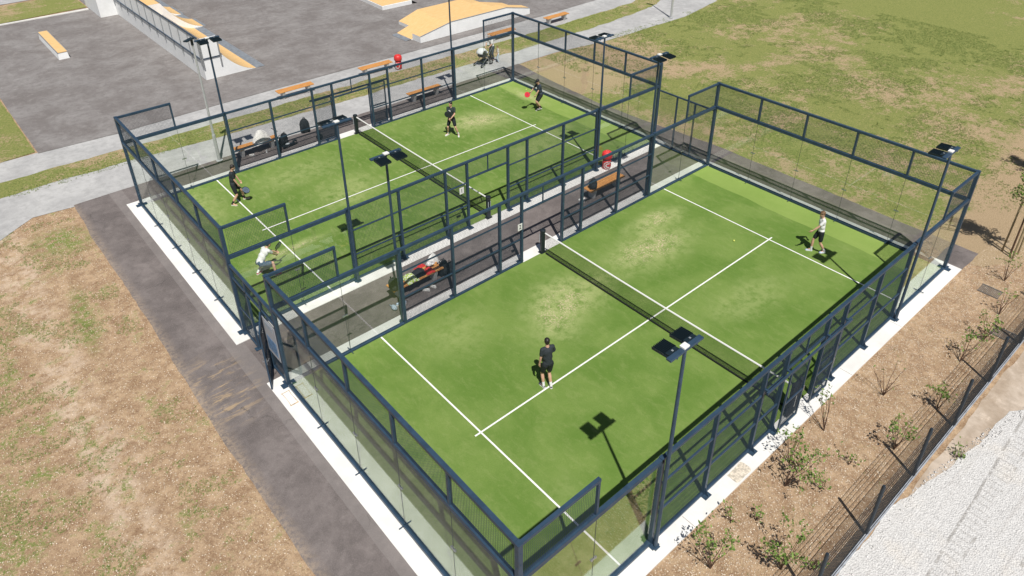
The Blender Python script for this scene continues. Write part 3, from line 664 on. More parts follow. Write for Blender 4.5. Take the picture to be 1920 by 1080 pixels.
# ---------------------------------------------------------------- perimeter fence
def pfence():
    r = empty('perimeter_fence', (0, -3.24, 0)); tag(r, 'leaning-looking dark wire fence on a pale kerb beside the gravel yard', 'fence')
    x0, x1 = 1.0, 32.; xs = [.63+2.45*i for i in range(13)]
    for x in xs:
        b = MB(); b.tube([(x, 0, -.03), (x, 0, 1.66), (x, 0, 1.70)], [.042, .042, .03], 8); b.obj('post', mat('fence_post_coat', (.018, .028, .040), .5), r)
    V = []
    b = MB()
    for z in (.95, 1.12, 1.30, 1.47, 1.62): b.box(((x0+x1)/2, .0, z), (x1-x0, .009, .009))
    b.obj('line_wire', fwire, r)
    me = grid_mesh(2.40, .92, .05, .0048).copy(); me.materials.clear(); me.materials.append(fwire)
    for x in xs[:-1]: place('fence_mesh', me, r, x+.025, 0, .04, 0)
    me = grid_mesh(2.40, .66, .15, .003).copy(); me.materials.clear(); me.materials.append(fwire)
    for x in xs[:-1]: place('fence_mesh', me, r, x+.025, .003, .98, 0)
    b = MB(); b.b2((x0, -.055, -.04), (x1, -.03, .03)); b.b2((x0, -.01, -.04), (x1, .012, .02)); b.obj('fence_kerb', mat('fence_kerb_metal', (.42, .45, .50), .5, .2, .2, 4), r)
pfence()
b = MB()
for i in range(14): b.box((0, -.30+i*.046, .0), (.5, .02, .02))
for x in (-.25, .25): b.box((x, 0, 0), (.03, .66, .024))
dg_ = b.obj('drain_grate', mat('grate_iron', (.20, .19, .18), .6, .4), None, (19.9, -1.65, -.02)); tag(dg_, 'square iron drain grate set in the brown dirt', 'drain grate', 'iron grates in the dirt')
dg2 = dg_.copy(); COL.objects.link(dg2); dg2.location = (17.9, -2.75, -.02); tag(dg2, 'rusty iron grate close to the wire fence at the right edge', 'drain grate', 'iron grates in the dirt')

# ---------------------------------------------------------------- vegetation
bark = mat('shrub_bark', (.10, .055, .035), .9, var=.3); stake_m = mat('stake_timber', (.30, .24, .14), .9, var=.3)
leaf_m = island('shrub_leaves', (.075, .15, .024), (.21, .29, .07), .6)
def leafq(V, Fc, c, s, rg):
    a = Vector(rg.normal(size=3)).normalized(); t = a.cross(Vector(rg.normal(size=3))).normalized(); n = a.cross(t)
    k = len(V); V += [c-a*s*.9, c+t*s*.45+n*s*.12, c+a*s*.9, c-t*s*.45+n*s*.12]; Fc.append((k, k+1, k+2, k+3))
def shrub(x, y, h, spread, nst, dens, lab, seed, lean=(0, 0), leafy=1.):
    rg = np.random.default_rng(seed); r = empty('young_shrub', (x, y, -.03)); tag(r, lab, 'shrub', 'young shrubs in the dirt bed')
    b = MB(); V = []; Fc = []
    for i in range(nst):
        a = 2*PI*i/nst+rg.uniform(-.5, .5); sp = spread*rg.uniform(.5, 1.1); hh = h*rg.uniform(.65, 1.05)
        P = [Vector((0, 0, 0))]
        for t in (.25, .5, .75, 1.): P.append(Vector((math.cos(a)*sp*t**1.2+lean[0]*t+rg.normal()*.02, math.sin(a)*sp*t**1.2+lean[1]*t+rg.normal()*.02, hh*t)))
        b.tube(P, [.011, .009, .007, .005, .003], 5)
        for q in range(3 if dens > 1 else 2):
            t = rg.uniform(.45, .95); p0 = P[0].lerp(P[-1], t); p1 = p0+Vector((rg.normal()*.14, rg.normal()*.14, rg.uniform(.05, .18))); b.tube([p0, p1], [.004, .002], 4)
            nl = int(rg.uniform(4, 9)*dens)
            for _ in range(nl): leafq(V, Fc, p1+Vector(rg.normal(size=3)*.050), rg.uniform(.035, .065), rg)
        nl = int(rg.uniform(9, 17)*dens)
        for _ in range(nl): leafq(V, Fc, P[-1].lerp(P[-2], rg.uniform(-.1, 1.0))+Vector(rg.normal(size=3)*.055), rg.uniform(.035, .065), rg)
    b.obj('stems', bark, r)
    if V: ob('leaves', fmesh('leaves', V, Fc), leaf_m, r)
for a in ((4.54, -1.36, 1.25, .50, 7, 1.0, 'leafy young shrub nearest the bottom of the photo by the white footing', 1),
          (7.73, -1.28, 1.2, .45, 7, 1.35, 'densest green young shrub between two others in the dirt', 2, (.25, -.3)),
          (5.72, -2.40, 1.3, .55, 7, 1.25, 'bushy young shrub in front of the first fence post shadow', 3),
          (8.3, -1.9, .45, .15, 3, .5, 'tiny sprig alone in the dirt between larger shrubs', 4),
          (10.09, -1.02, 1.35, .30, 5, .55, 'thin young shrub with two stems beside the post pad', 5, (.1, .25)),
          (8.45, -.98, 1.3, .28, 5, .8, 'slender young shrub whose shadow falls on the footing', 6, (.1, .1)),
          (12.55, -1.48, 1.1, .45, 6, .10, 'almost bare young shrub in the middle of the dirt', 7),
          (10.9, -2.55, 1.0, .42, 6, .95, 'green young shrub right of the densest one, near the wire fence', 8),
          (13.2, -2.7, .85, .30, 5, .9, 'small shrub growing against the fence between two posts', 9),
          (15.6, -2.35, 1.05, .40, 6, .7, 'sparse shrub beside a fence post shadow', 10, (.4, -.1)),
          (17.1, -2.45, .95, .35, 5, .9, 'shrub with yellow green leaves near the drain grates', 11, (.2, 0)),
          (18.83, -2.3, 1.0, .30, 5, .35, 'twiggy shrub just below the square drain grate', 12, (.2, .0)),
          (5.9, -.95, .32, .14, 3, .5, 'low weed in the dirt close to the white footing, below the post foot', 31),
          (6.35, -1.35, .22, .12, 3, .4, 'tiny weed left of the two bottom shrubs', 32),
          (9.55, -2.0, .25, .12, 3, .4, 'tiny weed in open dirt between shrub and wire fence', 33),
          (6.3, -2.9, .25, .14, 3, .5, 'small weed at the foot of the wire fence near the bottom edge', 34),
          (11.9, -3.75, .16, .16, 4, .5, 'weed growing on the pale dirt outside the wire fence', 35),
          (20.9, -1.75, 1.0, .30, 5, .5, 'shrub between the drain grate and the staked tree', 13)):
    shrub(*a)
def stree(x, y, h, lab, seed, stakes=True):
    rg = np.random.default_rng(seed); r = empty('young_tree', (x, y, -.03)); tag(r, lab, 'tree', 'young trees on the lawn')
    b = MB(); b.tube([(0, 0, 0), (.02, .01, 1.2), (0, .03, 2.4), (.03, 0, h)], [.035, .03, .022, .008], 7); V = []; Fc = []
    for i in range(26):
        z = rg.uniform(1.9, h); a = rg.uniform(0, 2*PI); L = rg.uniform(.35, .85)*(1-.45*(z-1.9)/(h-1.9)); p0 = Vector((0, 0, z)); p1 = p0+Vector((math.cos(a)*L, math.sin(a)*L, rg.uniform(.15, .5)))
        b.tube([p0, (p0+p1)/2+Vector((0, 0, -.04)), p1], [.010, .007, .003], 5)
        for _ in range(110): leafq(V, Fc, p0.lerp(p1, rg.uniform(.25, 1.08))+Vector(rg.normal(size=3)*.09), rg.uniform(.04, .075), rg)
    b.obj('trunk', bark, r); ob('crown', fmesh('crown', V, Fc), leaf_m, r)
    if stakes:
        for (sx, sy) in ((-.22, -.15), (.22, -.18), (.02, .28)):
            t = MB(); t.tube([(sx, sy, -.02), (sx*.9, sy*.9, 2.15)], .032, 8); t.obj('stake', stake_m, r)
stree(22.75, -1.30, 4.0, 'young tree tied between timber stakes at the right edge', 21)
stree(29.8, -.9, 4.0, 'young tree out on the lawn at the right edge', 22)

# scattered stuff: stones, grass tufts
def scatter(name, m, pts, smin, smax, kind='stone', seed=0):
    rg = np.random.default_rng(seed); n = len(pts); s = rg.uniform(smin, smax, n)
    if kind == 'stone':
        base = np.array([(1, 0, 0), (0, 1, 0), (-1, 0, 0), (0, -1, 0), (0, 0, 1), (0, 0, -1)], float); fc = np.array([(0, 1, 4), (1, 2, 4), (2, 3, 4), (3, 0, 4), (1, 0, 5), (2, 1, 5), (3, 2, 5), (0, 3, 5)])
        V = base[None]*rg.uniform(.5, 1.15, (n, 6, 1))*s[:, None, None]; V[:, :, 2] *= .6
        V += np.array(pts)[:, None, :]
    else:
        nb = 6; V = np.zeros((n, nb*3, 3)); a = rg.uniform(0, 2*PI, (n, nb)); L = s[:, None]*rg.uniform(.5, 1.2, (n, nb)); wv = s[:, None]*.13
        ox = rg.normal(0, .35, (n, nb))*s[:, None]; oy = rg.normal(0, .35, (n, nb))*s[:, None]
        V[:, 0::3, 0] = ox-np.sin(a)*wv; V[:, 0::3, 1] = oy+np.cos(a)*wv; V[:, 1::3, 0] = ox+np.sin(a)*wv; V[:, 1::3, 1] = oy-np.cos(a)*wv
        V[:, 2::3, 0] = ox+np.cos(a)*L*.7; V[:, 2::3, 1] = oy+np.sin(a)*L*.7; V[:, 2::3, 2] = L*.7
        V += np.array(pts)[:, None, :]; fc = np.array([(3*i, 3*i+1, 3*i+2) for i in range(nb)])
    nv = V.shape[1]; Fa = (fc[None]+np.arange(n)[:, None, None]*nv).reshape(-1, 3); me = bpy.data.meshes.new(name)
    me.vertices.add(n*nv); me.vertices.foreach_set('co', V.reshape(-1)); me.loops.add(Fa.size); me.loops.foreach_set('vertex_index', Fa.reshape(-1).astype(np.int32))
    me.polygons.add(len(Fa)); me.polygons.foreach_set('loop_start', np.arange(0, Fa.size, 3, dtype=np.int32)); me.update(calc_edges=True); me.validate()
    return tag(ob(name, me, m), None, None, None, 'stuff')
def fbm(x, y, s, seed): return mnoise.fractal(Vector((x*s+seed, y*s, seed*.37)), 1, 2, 4)
def pts_in(n, x0, x1, y0, y1, z, keep, seed):
    rg = np.random.default_rng(seed); out = []
    X = rg.uniform(x0, x1, n); Y = rg.uniform(y0, y1, n)
    for x, y in zip(X, Y):
        if keep(x, y): out.append((x, y, z))
    return out
TRK = (-4.55, -4.95, -5.9, -6.3, -7.6, -8.2)
peb = island('pebbles', (.40, .29, .19), (.84, .74, .60), .9); gst = island('gravel_stones', (.52, .51, .50), (.80, .79, .775), .9)
tuf = island('grass_blades', (.09, .16, .03), (.27, .31, .10), .8); dry = island('dry_straw', (.42, .31, .18), (.70, .57, .38), .9)
scatter('pebbles', peb, pts_in(26000, -9, -2.3, 0, 25, -.035, lambda x, y: True, 1)+pts_in(21000, 3, 24, -3.1, -.55, -.035, lambda x, y: True, 2), .008, .026)
scatter('gravel_stones', gst, pts_in(42000, 5.5, 21, -11, -3.4, -.025, lambda x, y: all(abs(y-.035*(x-10)-q-.05*fbm(x, 1, .8, 3)) > .022 or fbm(x, q, 1.2, 6) > .3 for q in TRK) and y < -3.30-(.0 if x < 9.5 else (.16*(x-9.5) if x < 14.5 else .8+.38*(x-14.5)))+.15*fbm(x, y, 1.5, 3), 3), .008, .021)
scatter('edge_stones', gst, pts_in(1500, 5.5, 17, -5.6, -3.45, -.015, lambda x, y: abs(y+3.42+(.0 if x < 9.5 else (.16*(x-9.5) if x < 14.5 else .8+.38*(x-14.5)))) < .13, 4), .018, .042)
scatter('grass_tufts', tuf, pts_in(70000, -10, -2.4, 0, 24.6, -.04, lambda x, y: fbm(x, y, .75, 9)+.5*fbm(x, y, 3, 4)+max(0, (-x-4.2)*.07) > .34, 5)+pts_in(500, 3, 22, -3.1, -.8, -.04, lambda x, y: fbm(x, y, .9, 2) > .25, 6), .018, .055, 'g')
scatter('dry_grass', dry, pts_in(30000, -10, -2.3, 0, 25, -.04, lambda x, y: fbm(x, y, .9, 19) > -.1, 7)+pts_in(16000, 3, 26, -3.1, -.6, -.04, lambda x, y: fbm(x, y, .9, 12) > .0, 8), .015, .04, 'g')
scatter('lawn_blades', tuf, pts_in(130000, 22.2, 48, -3, 25, -.032, lambda x, y: fbm(x, y, .35, 31)+.6*fbm(x, y, 1.6, 8) > .05 and x > 22.2+.05*y+.5 and (x-25)*.10+(y+1)*.09 > rng.uniform(0, 1.1), 9)+pts_in(9000, -4, 36, 26, 29, -.018, lambda x, y: 27.75-.0*x if False else (27.4 < y < 28.8), 10), .03, .075, 'g')
# dead branch lying by the gravel
b = MB(); b.tube([(0, 0, .03), (.5, -.12, .07), (1.1, -.1, .05)], [.03, .025, .012], 6); b.tube([(.4, -.1, .06), (.65, .25, .2), (1.0, .35, .22)], [.018, .012, .006], 6); b.tube([(.7, -.1, .06), (.95, -.35, .12)], [.014, .006], 6)
dbr = b.obj('dead_branch', mat('bleached_wood', (.50, .45, .38), .9, var=.2), None, (17.3, -3.9, -.02)); dbr.rotation_euler = (0, 0, .3); tag(dbr, 'bleached dead branch on the pale dirt outside the fence', 'branch')

# ---------------------------------------------------------------- bags and belongings
def bag(x, y, z, rz, m, lab, tilt=0, s=1., cat='backpack', name='backpack', group=None):
    r = empty(name, (x, y, z), rz); tag(r, lab, cat, group); r.rotation_euler = (tilt, 0, rz); r.scale = (s, s, s)
    b = MB(); b.ell((0, 0, .24), (.17, .12, .26), None, 14, 10); b.box((0, .0, .16), (.30, .20, .30)); o = b.obj('body', m, r, smooth=True, bevel=.04)
    b = MB(); b.ell((0, -.12, .17), (.13, .06, .13)); b.obj('front_pocket', m, r, smooth=True)
    b = MB(); b.tube([(-.04, .03, .48), (-.03, .03, .54), (.03, .03, .54), (.04, .03, .48)], .011, 6); b.obj('handle', m, r)
    for sx in (-.08, .08):
        b = MB(); b.tube([(sx, .11, .42), (sx*1.3, .18, .28), (sx*1.2, .16, .12), (sx, .1, .04)], .018, 6, flat=.5); b.obj('strap', m, r)
    return r
def shoe_mesh(m_body, m_sole, par, x, y, z, rz, s=1., name='shoe'):
    rt = Matrix.Rotation(rz, 3, 'Z')
    def T(P): return [rt @ Vector(p)*s+Vector((x, y, z)) for p in P]
    b = MB(); prof = [(-.10, .032, .075), (-.06, .037, .085), (.0, .036, .07), (.06, .044, .05), (.11, .046, .042), (.15, .03, .032)]
    k = []; n = 10
    for (px, hw, hh) in prof:
        for j in range(n):
            a = 2*PI*j/n; k.append((px, hw*math.cos(a), .012+hh*.5+hh*.5*math.sin(a)))
    Fc = [(i*n+j, i*n+(j+1) % n, (i+1)*n+(j+1) % n, (i+1)*n+j) for i in range(5) for j in range(n)]+[tuple(range(n))[::-1], tuple(range(5*n, 6*n))]
    b.add(T(k), Fc); o = b.obj(name, m_body, par, smooth=True)
    q = MB(); P = []
    for zz in (0., .026):
        for (px, hw) in ((-.115, .025), (-.09, .04), (0, .038), (.07, .048), (.13, .042), (.16, .015), (.16, -.015), (.13, -.042), (.07, -.048), (0, -.038), (-.09, -.04), (-.115, -.025)): P.append((px, hw, zz))
    q.add(T(P), [tuple(range(12))[::-1], tuple(range(12, 24))]+[(i, (i+1) % 12, 12+(i+1) % 12, 12+i) for i in range(12)]); q.obj('sole', m_sole, o)
    return o
wshoe = mat('white_shoe', (.70, .70, .68), .6, var=.1); blshoe = mat('pale_blue_shoe', (.45, .55, .68), .6, var=.25, scale=25)
def loose_shoe(x, y, rz, m, lab, grp, z=-.018):
    o = shoe_mesh(m, wshoe, None, 0, 0, 0, 0, 1.05); o.location = (x, y, z); o.rotation_euler = (0, 0, rz); tag(o, lab, 'shoe', grp)
def cloth(x, y, z, sx, sy, h, m, lab, cat, name, seed, rz=0, droop=0):
    n = 26; V = []; me = None
    for i in range(n+1):
        for j in range(n+1):
            u_, v_ = i/n*2-1, j/n*2-1; rr = min(1, math.hypot(u_, v_)); f = mnoise.noise(Vector((u_*1.6+seed, v_*1.6, seed)))*.5+.5
            zz = h*(1-rr**2.6)*(.62+.45*f)+mnoise.noise(Vector((u_*5, v_*5, seed)))*.03*(1-rr*.5)-droop*max(0, abs(v_)-.8)
            V.append((u_*sx*(1+.12*mnoise.noise(Vector((v_*2, seed, 0)))), v_*sy*(1+.12*mnoise.noise(Vector((u_*2, seed, 3)))), max(-droop, zz)))
    Fc = [(i*(n+1)+j, (i+1)*(n+1)+j, (i+1)*(n+1)+j+1, i*(n+1)+j+1) for i in range(n) for j in range(n)]
    o = ob(name, fmesh(name, V, Fc), m, None, (x, y, z), True); o.rotation_euler = (0, 0, rz)
    so_ = o.modifiers.new('thick', 'SOLIDIFY'); so_.thickness = .012; tag(o, lab, cat); return o
grey_b = mat('charcoal_fabric', (.028, .034, .036), .85, var=.3, scale=40)
bag(4.50, 11.36, .45, R(-35), grey_b, 'charcoal backpack slumped on the left end of the cluttered alley bench', R(28), 1.25)
def m_check():
    g = NG('checked_towel'); tc = g.n('ShaderNodeTexCoord').outputs['Object']; ck = g.n('ShaderNodeTexChecker'); g.l(tc, ck.inputs[0]); ck.inputs['Scale'].default_value = 14
    ck.inputs['Color1'].default_value = (.42, .58, .10, 1); ck.inputs['Color2'].default_value = (.70, .75, .55, 1); return g.fin(ck.outputs[0], .9)
cloth(5.12, 11.40, .465, .22, .28, .22, m_check(), 'yellow green and white checked towel on the cluttered bench', 'towel', 'towel', 3.3)
cloth(5.5, 11.45, .465, .26, .22, .20, black, 'black jacket heaped between towel and red top', 'jacket', 'jacket', 7.1)
cloth(5.78, 11.75, .40, .22, .12, .12, mat('red_cloth', (.60, .03, .03), .8, var=.15), 'red top hanging over the rear edge of the bench', 'shirt', 'shirt', 5.2, R(10))
cloth(5.85, 11.33, .465, .17, .17, .14, mat('red_cloth', (.60, .03, .03), .8), 'red and black jacket under the white cap on the bench', 'jacket', 'jacket', 9.2)
b = MB(); b.ell((0, 0, .05), (.11, .10, .09)); b.box((.13, 0, .02), (.12, .15, .012)); cp = b.obj('cap', mat('white_cap_cloth', (.70, .70, .70), .8, var=.35, scale=30), None, (5.95, 11.45, .60), True); tag(cp, 'white and grey cap on top of the red jacket', 'cap')
cloth(6.32, 11.78, .30, .30, .20, .42, white_p, 'white towel thrown over the right end of the cluttered bench', 'towel', 'towel', 12.4, R(15), .1)
bag(6.45, 11.45, .0, R(20), black, 'large black bag standing on the ground at the right end of the cluttered bench', R(12), 1.25, 'bag', 'sports_bag')
bag(6.72, 11.25, -.02, R(-10), black, 'black backpack standing in front of the large black bag', R(-8), .95)
for (x, y, rz, m, lab, grp) in ((5.50, 11.02, 2.3, wshoe, 'left white shoe of the pair in front of the bench middle', 'white shoes before the alley bench'), (5.78, 11.03, 2.0, wshoe, 'right white shoe of the pair in front of the bench middle', 'white shoes before the alley bench'),
        (4.38, 11.02, .2, blshoe, 'pale blue shoe nearest the bench leg', 'pale blue shoes by the charcoal backpack'), (4.52, 10.88, .9, blshoe, 'pale blue shoe lying nearer the near court', 'pale blue shoes by the charcoal backpack'),
        (13.62, 11.55, 2.9, wshoe, 'white shoe pointing left beside the black bag bench', 'white shoes at the quieter bench'), (13.78, 11.68, 2.6, wshoe, 'white shoe tucked behind its pair by the quieter bench', 'white shoes at the quieter bench')):
    loose_shoe(x, y, rz, m, lab, grp)
b = MB(); b.ell((0, 0, .085), (.09, .14, .085)); b.tube([(0, .12, .05), (-.0, .3, .02)], .016, 6); br = b.obj('racket_cover', mat('cover_blue', (.35, .42, .5), .6, var=.4, scale=20), None, (4.12, 10.9, -.02), True); tag(br, 'small pale blue racket cover lying left of the blue shoes', 'racket cover')
bag(14.18, 11.52, .45, R(-20), black, 'black double bag on the left end of the quieter alley bench', R(6), 1.0, 'bag', 'sports_bag')
# belongings outside the far cage
cloth(5.85, 24.72, .44, .46, .30, .62, mat('white_cotton', (.74, .73, .70), .9, var=.05), 'white jacket heaped on the bench outside the far cage', 'jacket', 'jacket', 21.3, R(8), .12)
bag(6.72, 24.55, -.02, R(30), black, 'large black bag leaning at the end of the white jacket bench', R(20), 1.35, 'bag', 'sports_bag', 'black bags outside the far cage')
bag(8.2, 25.1, -.02, R(170), black, 'tall black backpack standing on the path outside the far cage', R(0), 1.45, 'backpack', 'backpack', 'black bags outside the far cage')
loose_shoe(5.85, 24.35, 1.2, wshoe, 'white trainer under the white jacket bench', None)
loose_shoe(5.2, 24.45, 2.2, wshoe, 'single white shoe under the left half of the white jacket bench', None)
b = MB(); b.ell((0, 0, .13), (.17, .14, .13)); b.tube([(-.1, 0, .2), (0, 0, .28), (.1, 0, .2)], .012, 6); hb = b.obj('handbag', black, None, (8.35, 23.93, -.01), True); tag(hb, 'round black bag on the footing behind the far cage mesh', 'bag')
def scooter():
    r = empty('kick_scooter', (6.35, 24.05, -.02), R(8)); tag(r, 'black electric kick scooter parked behind the far cage', 'scooter')
    b = MB(); b.box((.5, 0, .13), (.62, .15, .05)); b.tube([(.15, 0, .14), (.02, 0, .3)], .03, 8); b.obj('deck', blackp, r, bevel=.01)
    b = MB(); b.tube([(0, 0, .16), (-.08, 0, 1.12)], .022, 8); b.obj('stem', blackp, r)
    b = MB(); b.tube([(-.08, -.24, 1.12), (-.08, .24, 1.12)], .018, 8); b.tube([(-.08, .12, 1.12), (-.02, .14, 1.06)], .008, 6); b.obj('handlebar', blackp, r)
    for x in (0, .86):
        w_ = MB(); P = [(x+.095*math.cos(a), 0, .1+.095*math.sin(a)) for a in np.linspace(0, 2*PI, 17)]; w_.tube(P, .022, 6, False); w_.tube([(x, -.03, .1), (x, .03, .1)], .03, 8); w_.obj('wheel', mat('rubber', (.015, .015, .015), .8), r)
    b = MB(); b.tube([(.75, 0, .2), (.86, 0, .23), (.97, 0, .19)], [.04, .045, .03], 8); b.obj('mudguard', blackp, r)
scooter()
b = MB(); b.ell((0, 0, .1), (.13, .10, .10)); b.ell((.08, .06, .06), (.08, .08, .05)); hm = b.obj('helmet', mat('pale_helmet', (.55, .60, .62), .4, var=.2), None, (6.85, 24.2, -.02), True); tag(hm, 'pale helmet on the asphalt beside the kick scooter', 'helmet')

# ---------------------------------------------------------------- balls
for (x, y, z, lab) in ((15.86, 5.8, .045, 'yellow ball on the near turf beyond the net'), (18.2, 20.1, 1.0, 'yellow ball in the air in front of the player with the red racket')):
    b = MB(); b.ell((0, 0, 0), (.036, .036, .036), None, 16, 10); o = b.obj('padel_ball', mat('ball_felt', (.62, .66, .16), .9, var=.1), None, (x, y, z), True); tag(o, lab, 'ball', 'padel balls')

# ---------------------------------------------------------------- people
skin = mat('skin_tone', (.56, .335, .235), .6, var=.08, scale=9)
def remesh(mb, name, m, par, vox=.009, sm=3):
    o = mb.obj(name+'_t', None); md = o.modifiers.new('r', 'REMESH'); md.mode = 'VOXEL'; md.voxel_size = vox; md.use_smooth_shade = True
    s_ = o.modifiers.new('s', 'SMOOTH'); s_.factor = .5; s_.iterations = sm
    dg = bpy.context.evaluated_depsgraph_get(); dg.update(); me = bpy.data.meshes.new_from_object(o.evaluated_get(dg)); me.name = name
    bpy.data.objects.remove(o); me.materials.clear(); me.materials.append(m); return ob(name, me, None, par, None, True)
def ik(a, b, l1, l2, hint):
    a, b = Vector(a), Vector(b); dd = b-a; L = dd.length
    if L > (l1+l2)*.995: b = a+dd*((l1+l2)*.995/L); dd = b-a; L = dd.length
    c = (l1*l1-l2*l2+L*L)/(2*L); h = math.sqrt(max(0, l1*l1-c*c)); n = dd/L; hv = Vector(hint); hv = (hv-n*hv.dot(n)).normalized()
    return a+n*c+hv*h, b
def hand(B, wr, dr, pn, s=1., curl=.5):
    """palm, four separate fingers of different length with two bends, thumb from the side"""
    dr = Vector(dr).normalized(); pn = Vector(pn); pn = (pn-dr*pn.dot(dr)).normalized(); sd_ = dr.cross(pn)
    wr = Vector(wr); B.cap(wr, wr+dr*.03*s, .026*s, .028*s)
    for i in range(4): B.cap(wr+dr*.02*s+sd_*(-.024+i*.016)*s, wr+dr*.085*s+sd_*(-.030+i*.020)*s, .015*s, .0125*s, 8)
    for i, L in enumerate((.068, .080, .074, .056)):
        p = wr+dr*.088*s+sd_*(-.031+i*.0207)*s; dd = dr.copy()
        for q, k in enumerate((.45, .32, .25)):
            dd = (dd*math.cos(curl*.8)+pn*math.sin(curl*.8)).normalized() if q else (dd+pn*.25*curl).normalized()
            p2 = p+dd*L*k*s*1.15; B.cap(p, p2, (.0094-.0008*q)*s, (.0088-.0008*q)*s, 8); p = p2
    p = wr+dr*.03*s-sd_*.026*s; d1 = (dr*.7-sd_*.7+pn*.25).normalized(); p2 = p+d1*.042*s; B.cap(p, p2, .013*s, .0105*s, 8); B.cap(p2, p2+(dr*.85+pn*.45-sd_*.1).normalized()*.034*s, .0105*s, .009*s, 8)
def person(x, y, z, rz, lab, H=1.8, lean=0., hip=None, feet=((0, .11), (0, -.11)), fz=(0, 0), fyaw=(.2, -.2), hands=((.1, .35, .85), (.1, -.35, .85)), elbow=((-.6, .5, -.4), (-.6, -.5, -.4)), heady=0., headp=0.,
           shirt=None, short=None, shoe=None, sock=None, hair=None, longl=False, sleeve=.62, hairstyle='short', cap_m=None, hipx=0., twist=0., curl=1.0, print_=None, kneeh=((1, .1, 0), (1, -.1, 0))):
    r = empty('person', (x, y, z), rz); tag(r, lab, 'person'); s = H/1.8; r.scale = (s*.93, s*.93, s)
    hz = hip if hip else .955; P = Vector((hipx, 0, hz)); up = Vector((math.sin(lean), 0, math.cos(lean))); fw = Vector((math.cos(lean), 0, -math.sin(lean)))
    side = Matrix.Rotation(twist, 3, 'Z') @ Vector((0, 1, 0)); ch = P+up*.34; sh = P+up*.50; nk = P+up*.56
    hd_up = (up+Vector((math.cos(heady)*math.sin(headp), math.sin(heady)*math.sin(headp), 0))*.8).normalized(); hc = nk+Vector((0, 0, .03))+hd_up*.125+fw*.015
    Rh = Matrix.Rotation(heady, 3, 'Z') @ Matrix.Rotation(headp, 3, 'Y')
    Bd = MB()
    Bd.ell(P, (.115, .155, .12)); Bd.cap(P, ch, .11, .12); Bd.ell(P+up*.22, (.10, .145, .14)); Bd.ell(ch+up*.05, (.115, .165, .16)); Bd.cap(sh+side*.15, sh-side*.15, .062, .062); Bd.cap(nk-up*.06, nk+hd_up*.06, .062, .054)
    # head
    Bd.ell(hc, (.092, .076, .112), Rh); Bd.ell(hc+Rh @ Vector((.028, 0, -.06)), (.058, .052, .058), Rh); Bd.ell(hc+Rh @ Vector((-.02, 0, .03)), (.088, .078, .085), Rh)
    Bd.cap(hc+Rh @ Vector((.085, 0, .01)), hc+Rh @ Vector((.105, 0, -.028)), .010, .014, 8)
    for e in (-1, 1): Bd.ell(hc+Rh @ Vector((-.005, e*.078, -.01)), (.018, .008, .030), Rh)
    Bd.ell(hc+Rh @ Vector((.086, 0, -.065)), (.012, .026, .010), Rh)
    Sh = MB(); Sx = MB(); tors = .018
    Sh.ell(P+up*.02, (.125, .168, .10)); Sh.cap(P+up*.0, ch, .125, .133); Sh.ell(P+up*.2, (.118, .162, .17)); Sh.ell(ch+up*.05, (.13, .182, .168)); Sh.cap(sh+side*.155, sh-side*.155, .068, .068)
    Sx.ell(P-up*.0, (.124, .164, .115)); kn = []; an = []
    for i, e in enumerate((1, -1)):
        hj = P+Vector((0, e*.088, -.05)); ft = Vector((feet[i][0], feet[i][1], .085+fz[i])); k, a = ik(hj, ft, .435, .43, kneeh[i]); kn.append(k); an.append(a)
        Bd.cap(hj, k, .080, .052); Bd.ell(k, (.052, .052, .058)); Bd.cap(k, k.lerp(a, .35), .050, .056); Bd.cap(k.lerp(a, .35), a, .056, .036); Bd.ell(hj.lerp(k, .35), (.086, .082, .10))
        t = k-hj; e2 = hj+t*(1.0 if longl else .72); Sx.cap(hj, e2, .108, .082 if longl else .088)
        if longl: Sx.cap(k, a+(a-k).normalized()*-.03, .082, .062)
        fy = fyaw[i]; fd = Vector((math.cos(fy), math.sin(fy), 0)); Bd.cap(a, a+fd*.12+Vector((0, 0, -.045)), .036, .026)
        so_ = shoe_mesh(shoe, wshoe if shoe is not None else None, r, a.x+fd.x*.055, a.y+fd.y*.055, a.z-.085, fy, 1.02)
        if sock:
            q = MB(); dd = (k-a).normalized(); q.tube([a-dd*.03, a+dd*.05, a+dd*.13], [.044, .043, .048], 12, False); q.obj('sock', sock, r, smooth=True)
    for i, e in enumerate((1, -1)):
        sj = sh+side*e*.175; el, wr = ik(sj, hands[i], .285, .255, elbow[i])
        Bd.cap(sj, el, .050, .040); Bd.cap(el, el.lerp(wr, .4), .040, .038); Bd.cap(el.lerp(wr, .4), wr, .038, .026)
        dr = (wr-el).normalized(); hand(Bd, wr, dr, Vector((.3, -e, -.1)) if abs(dr.y) < .8 else Vector((1, 0, 0)), 1., curl)
        Sh.cap(sj, sj.lerp(el, sleeve), .068, .062)
    body = remesh(Bd, 'body', skin, r, .0085, 2)
    remesh(Sh, 'shirt', shirt, r, .014, 4); remesh(Sx, 'trousers' if longl else 'shorts', short, r, .014, 3)
    hh = MB(); hh.ell(hc+Rh @ Vector((-.022, 0, .042)), (.098, .088, .085), Rh)
    if hairstyle == 'curly':
        for q in range(26):
            v = Vector(rng.normal(size=3)); v.z = abs(v.z); v.normalize(); hh.ell(hc+Rh @ (Vector((-.022, 0, .045))+Vector((v.x*.085, v.y*.08, v.z*.08))), (.028, .028, .026), None, 8, 6)
    hh.ell(hc+Rh @ Vector((-.05, 0, -.005)), (.062, .074, .075), Rh)
    remesh(hh, 'hair', hair, r, .012, 1)
    fm = MB()
    for e in (-1, 1): fm.ell(hc+Rh @ Vector((.086, e*.030, .012)), (.008, .012, .007), Rh, 8, 6)
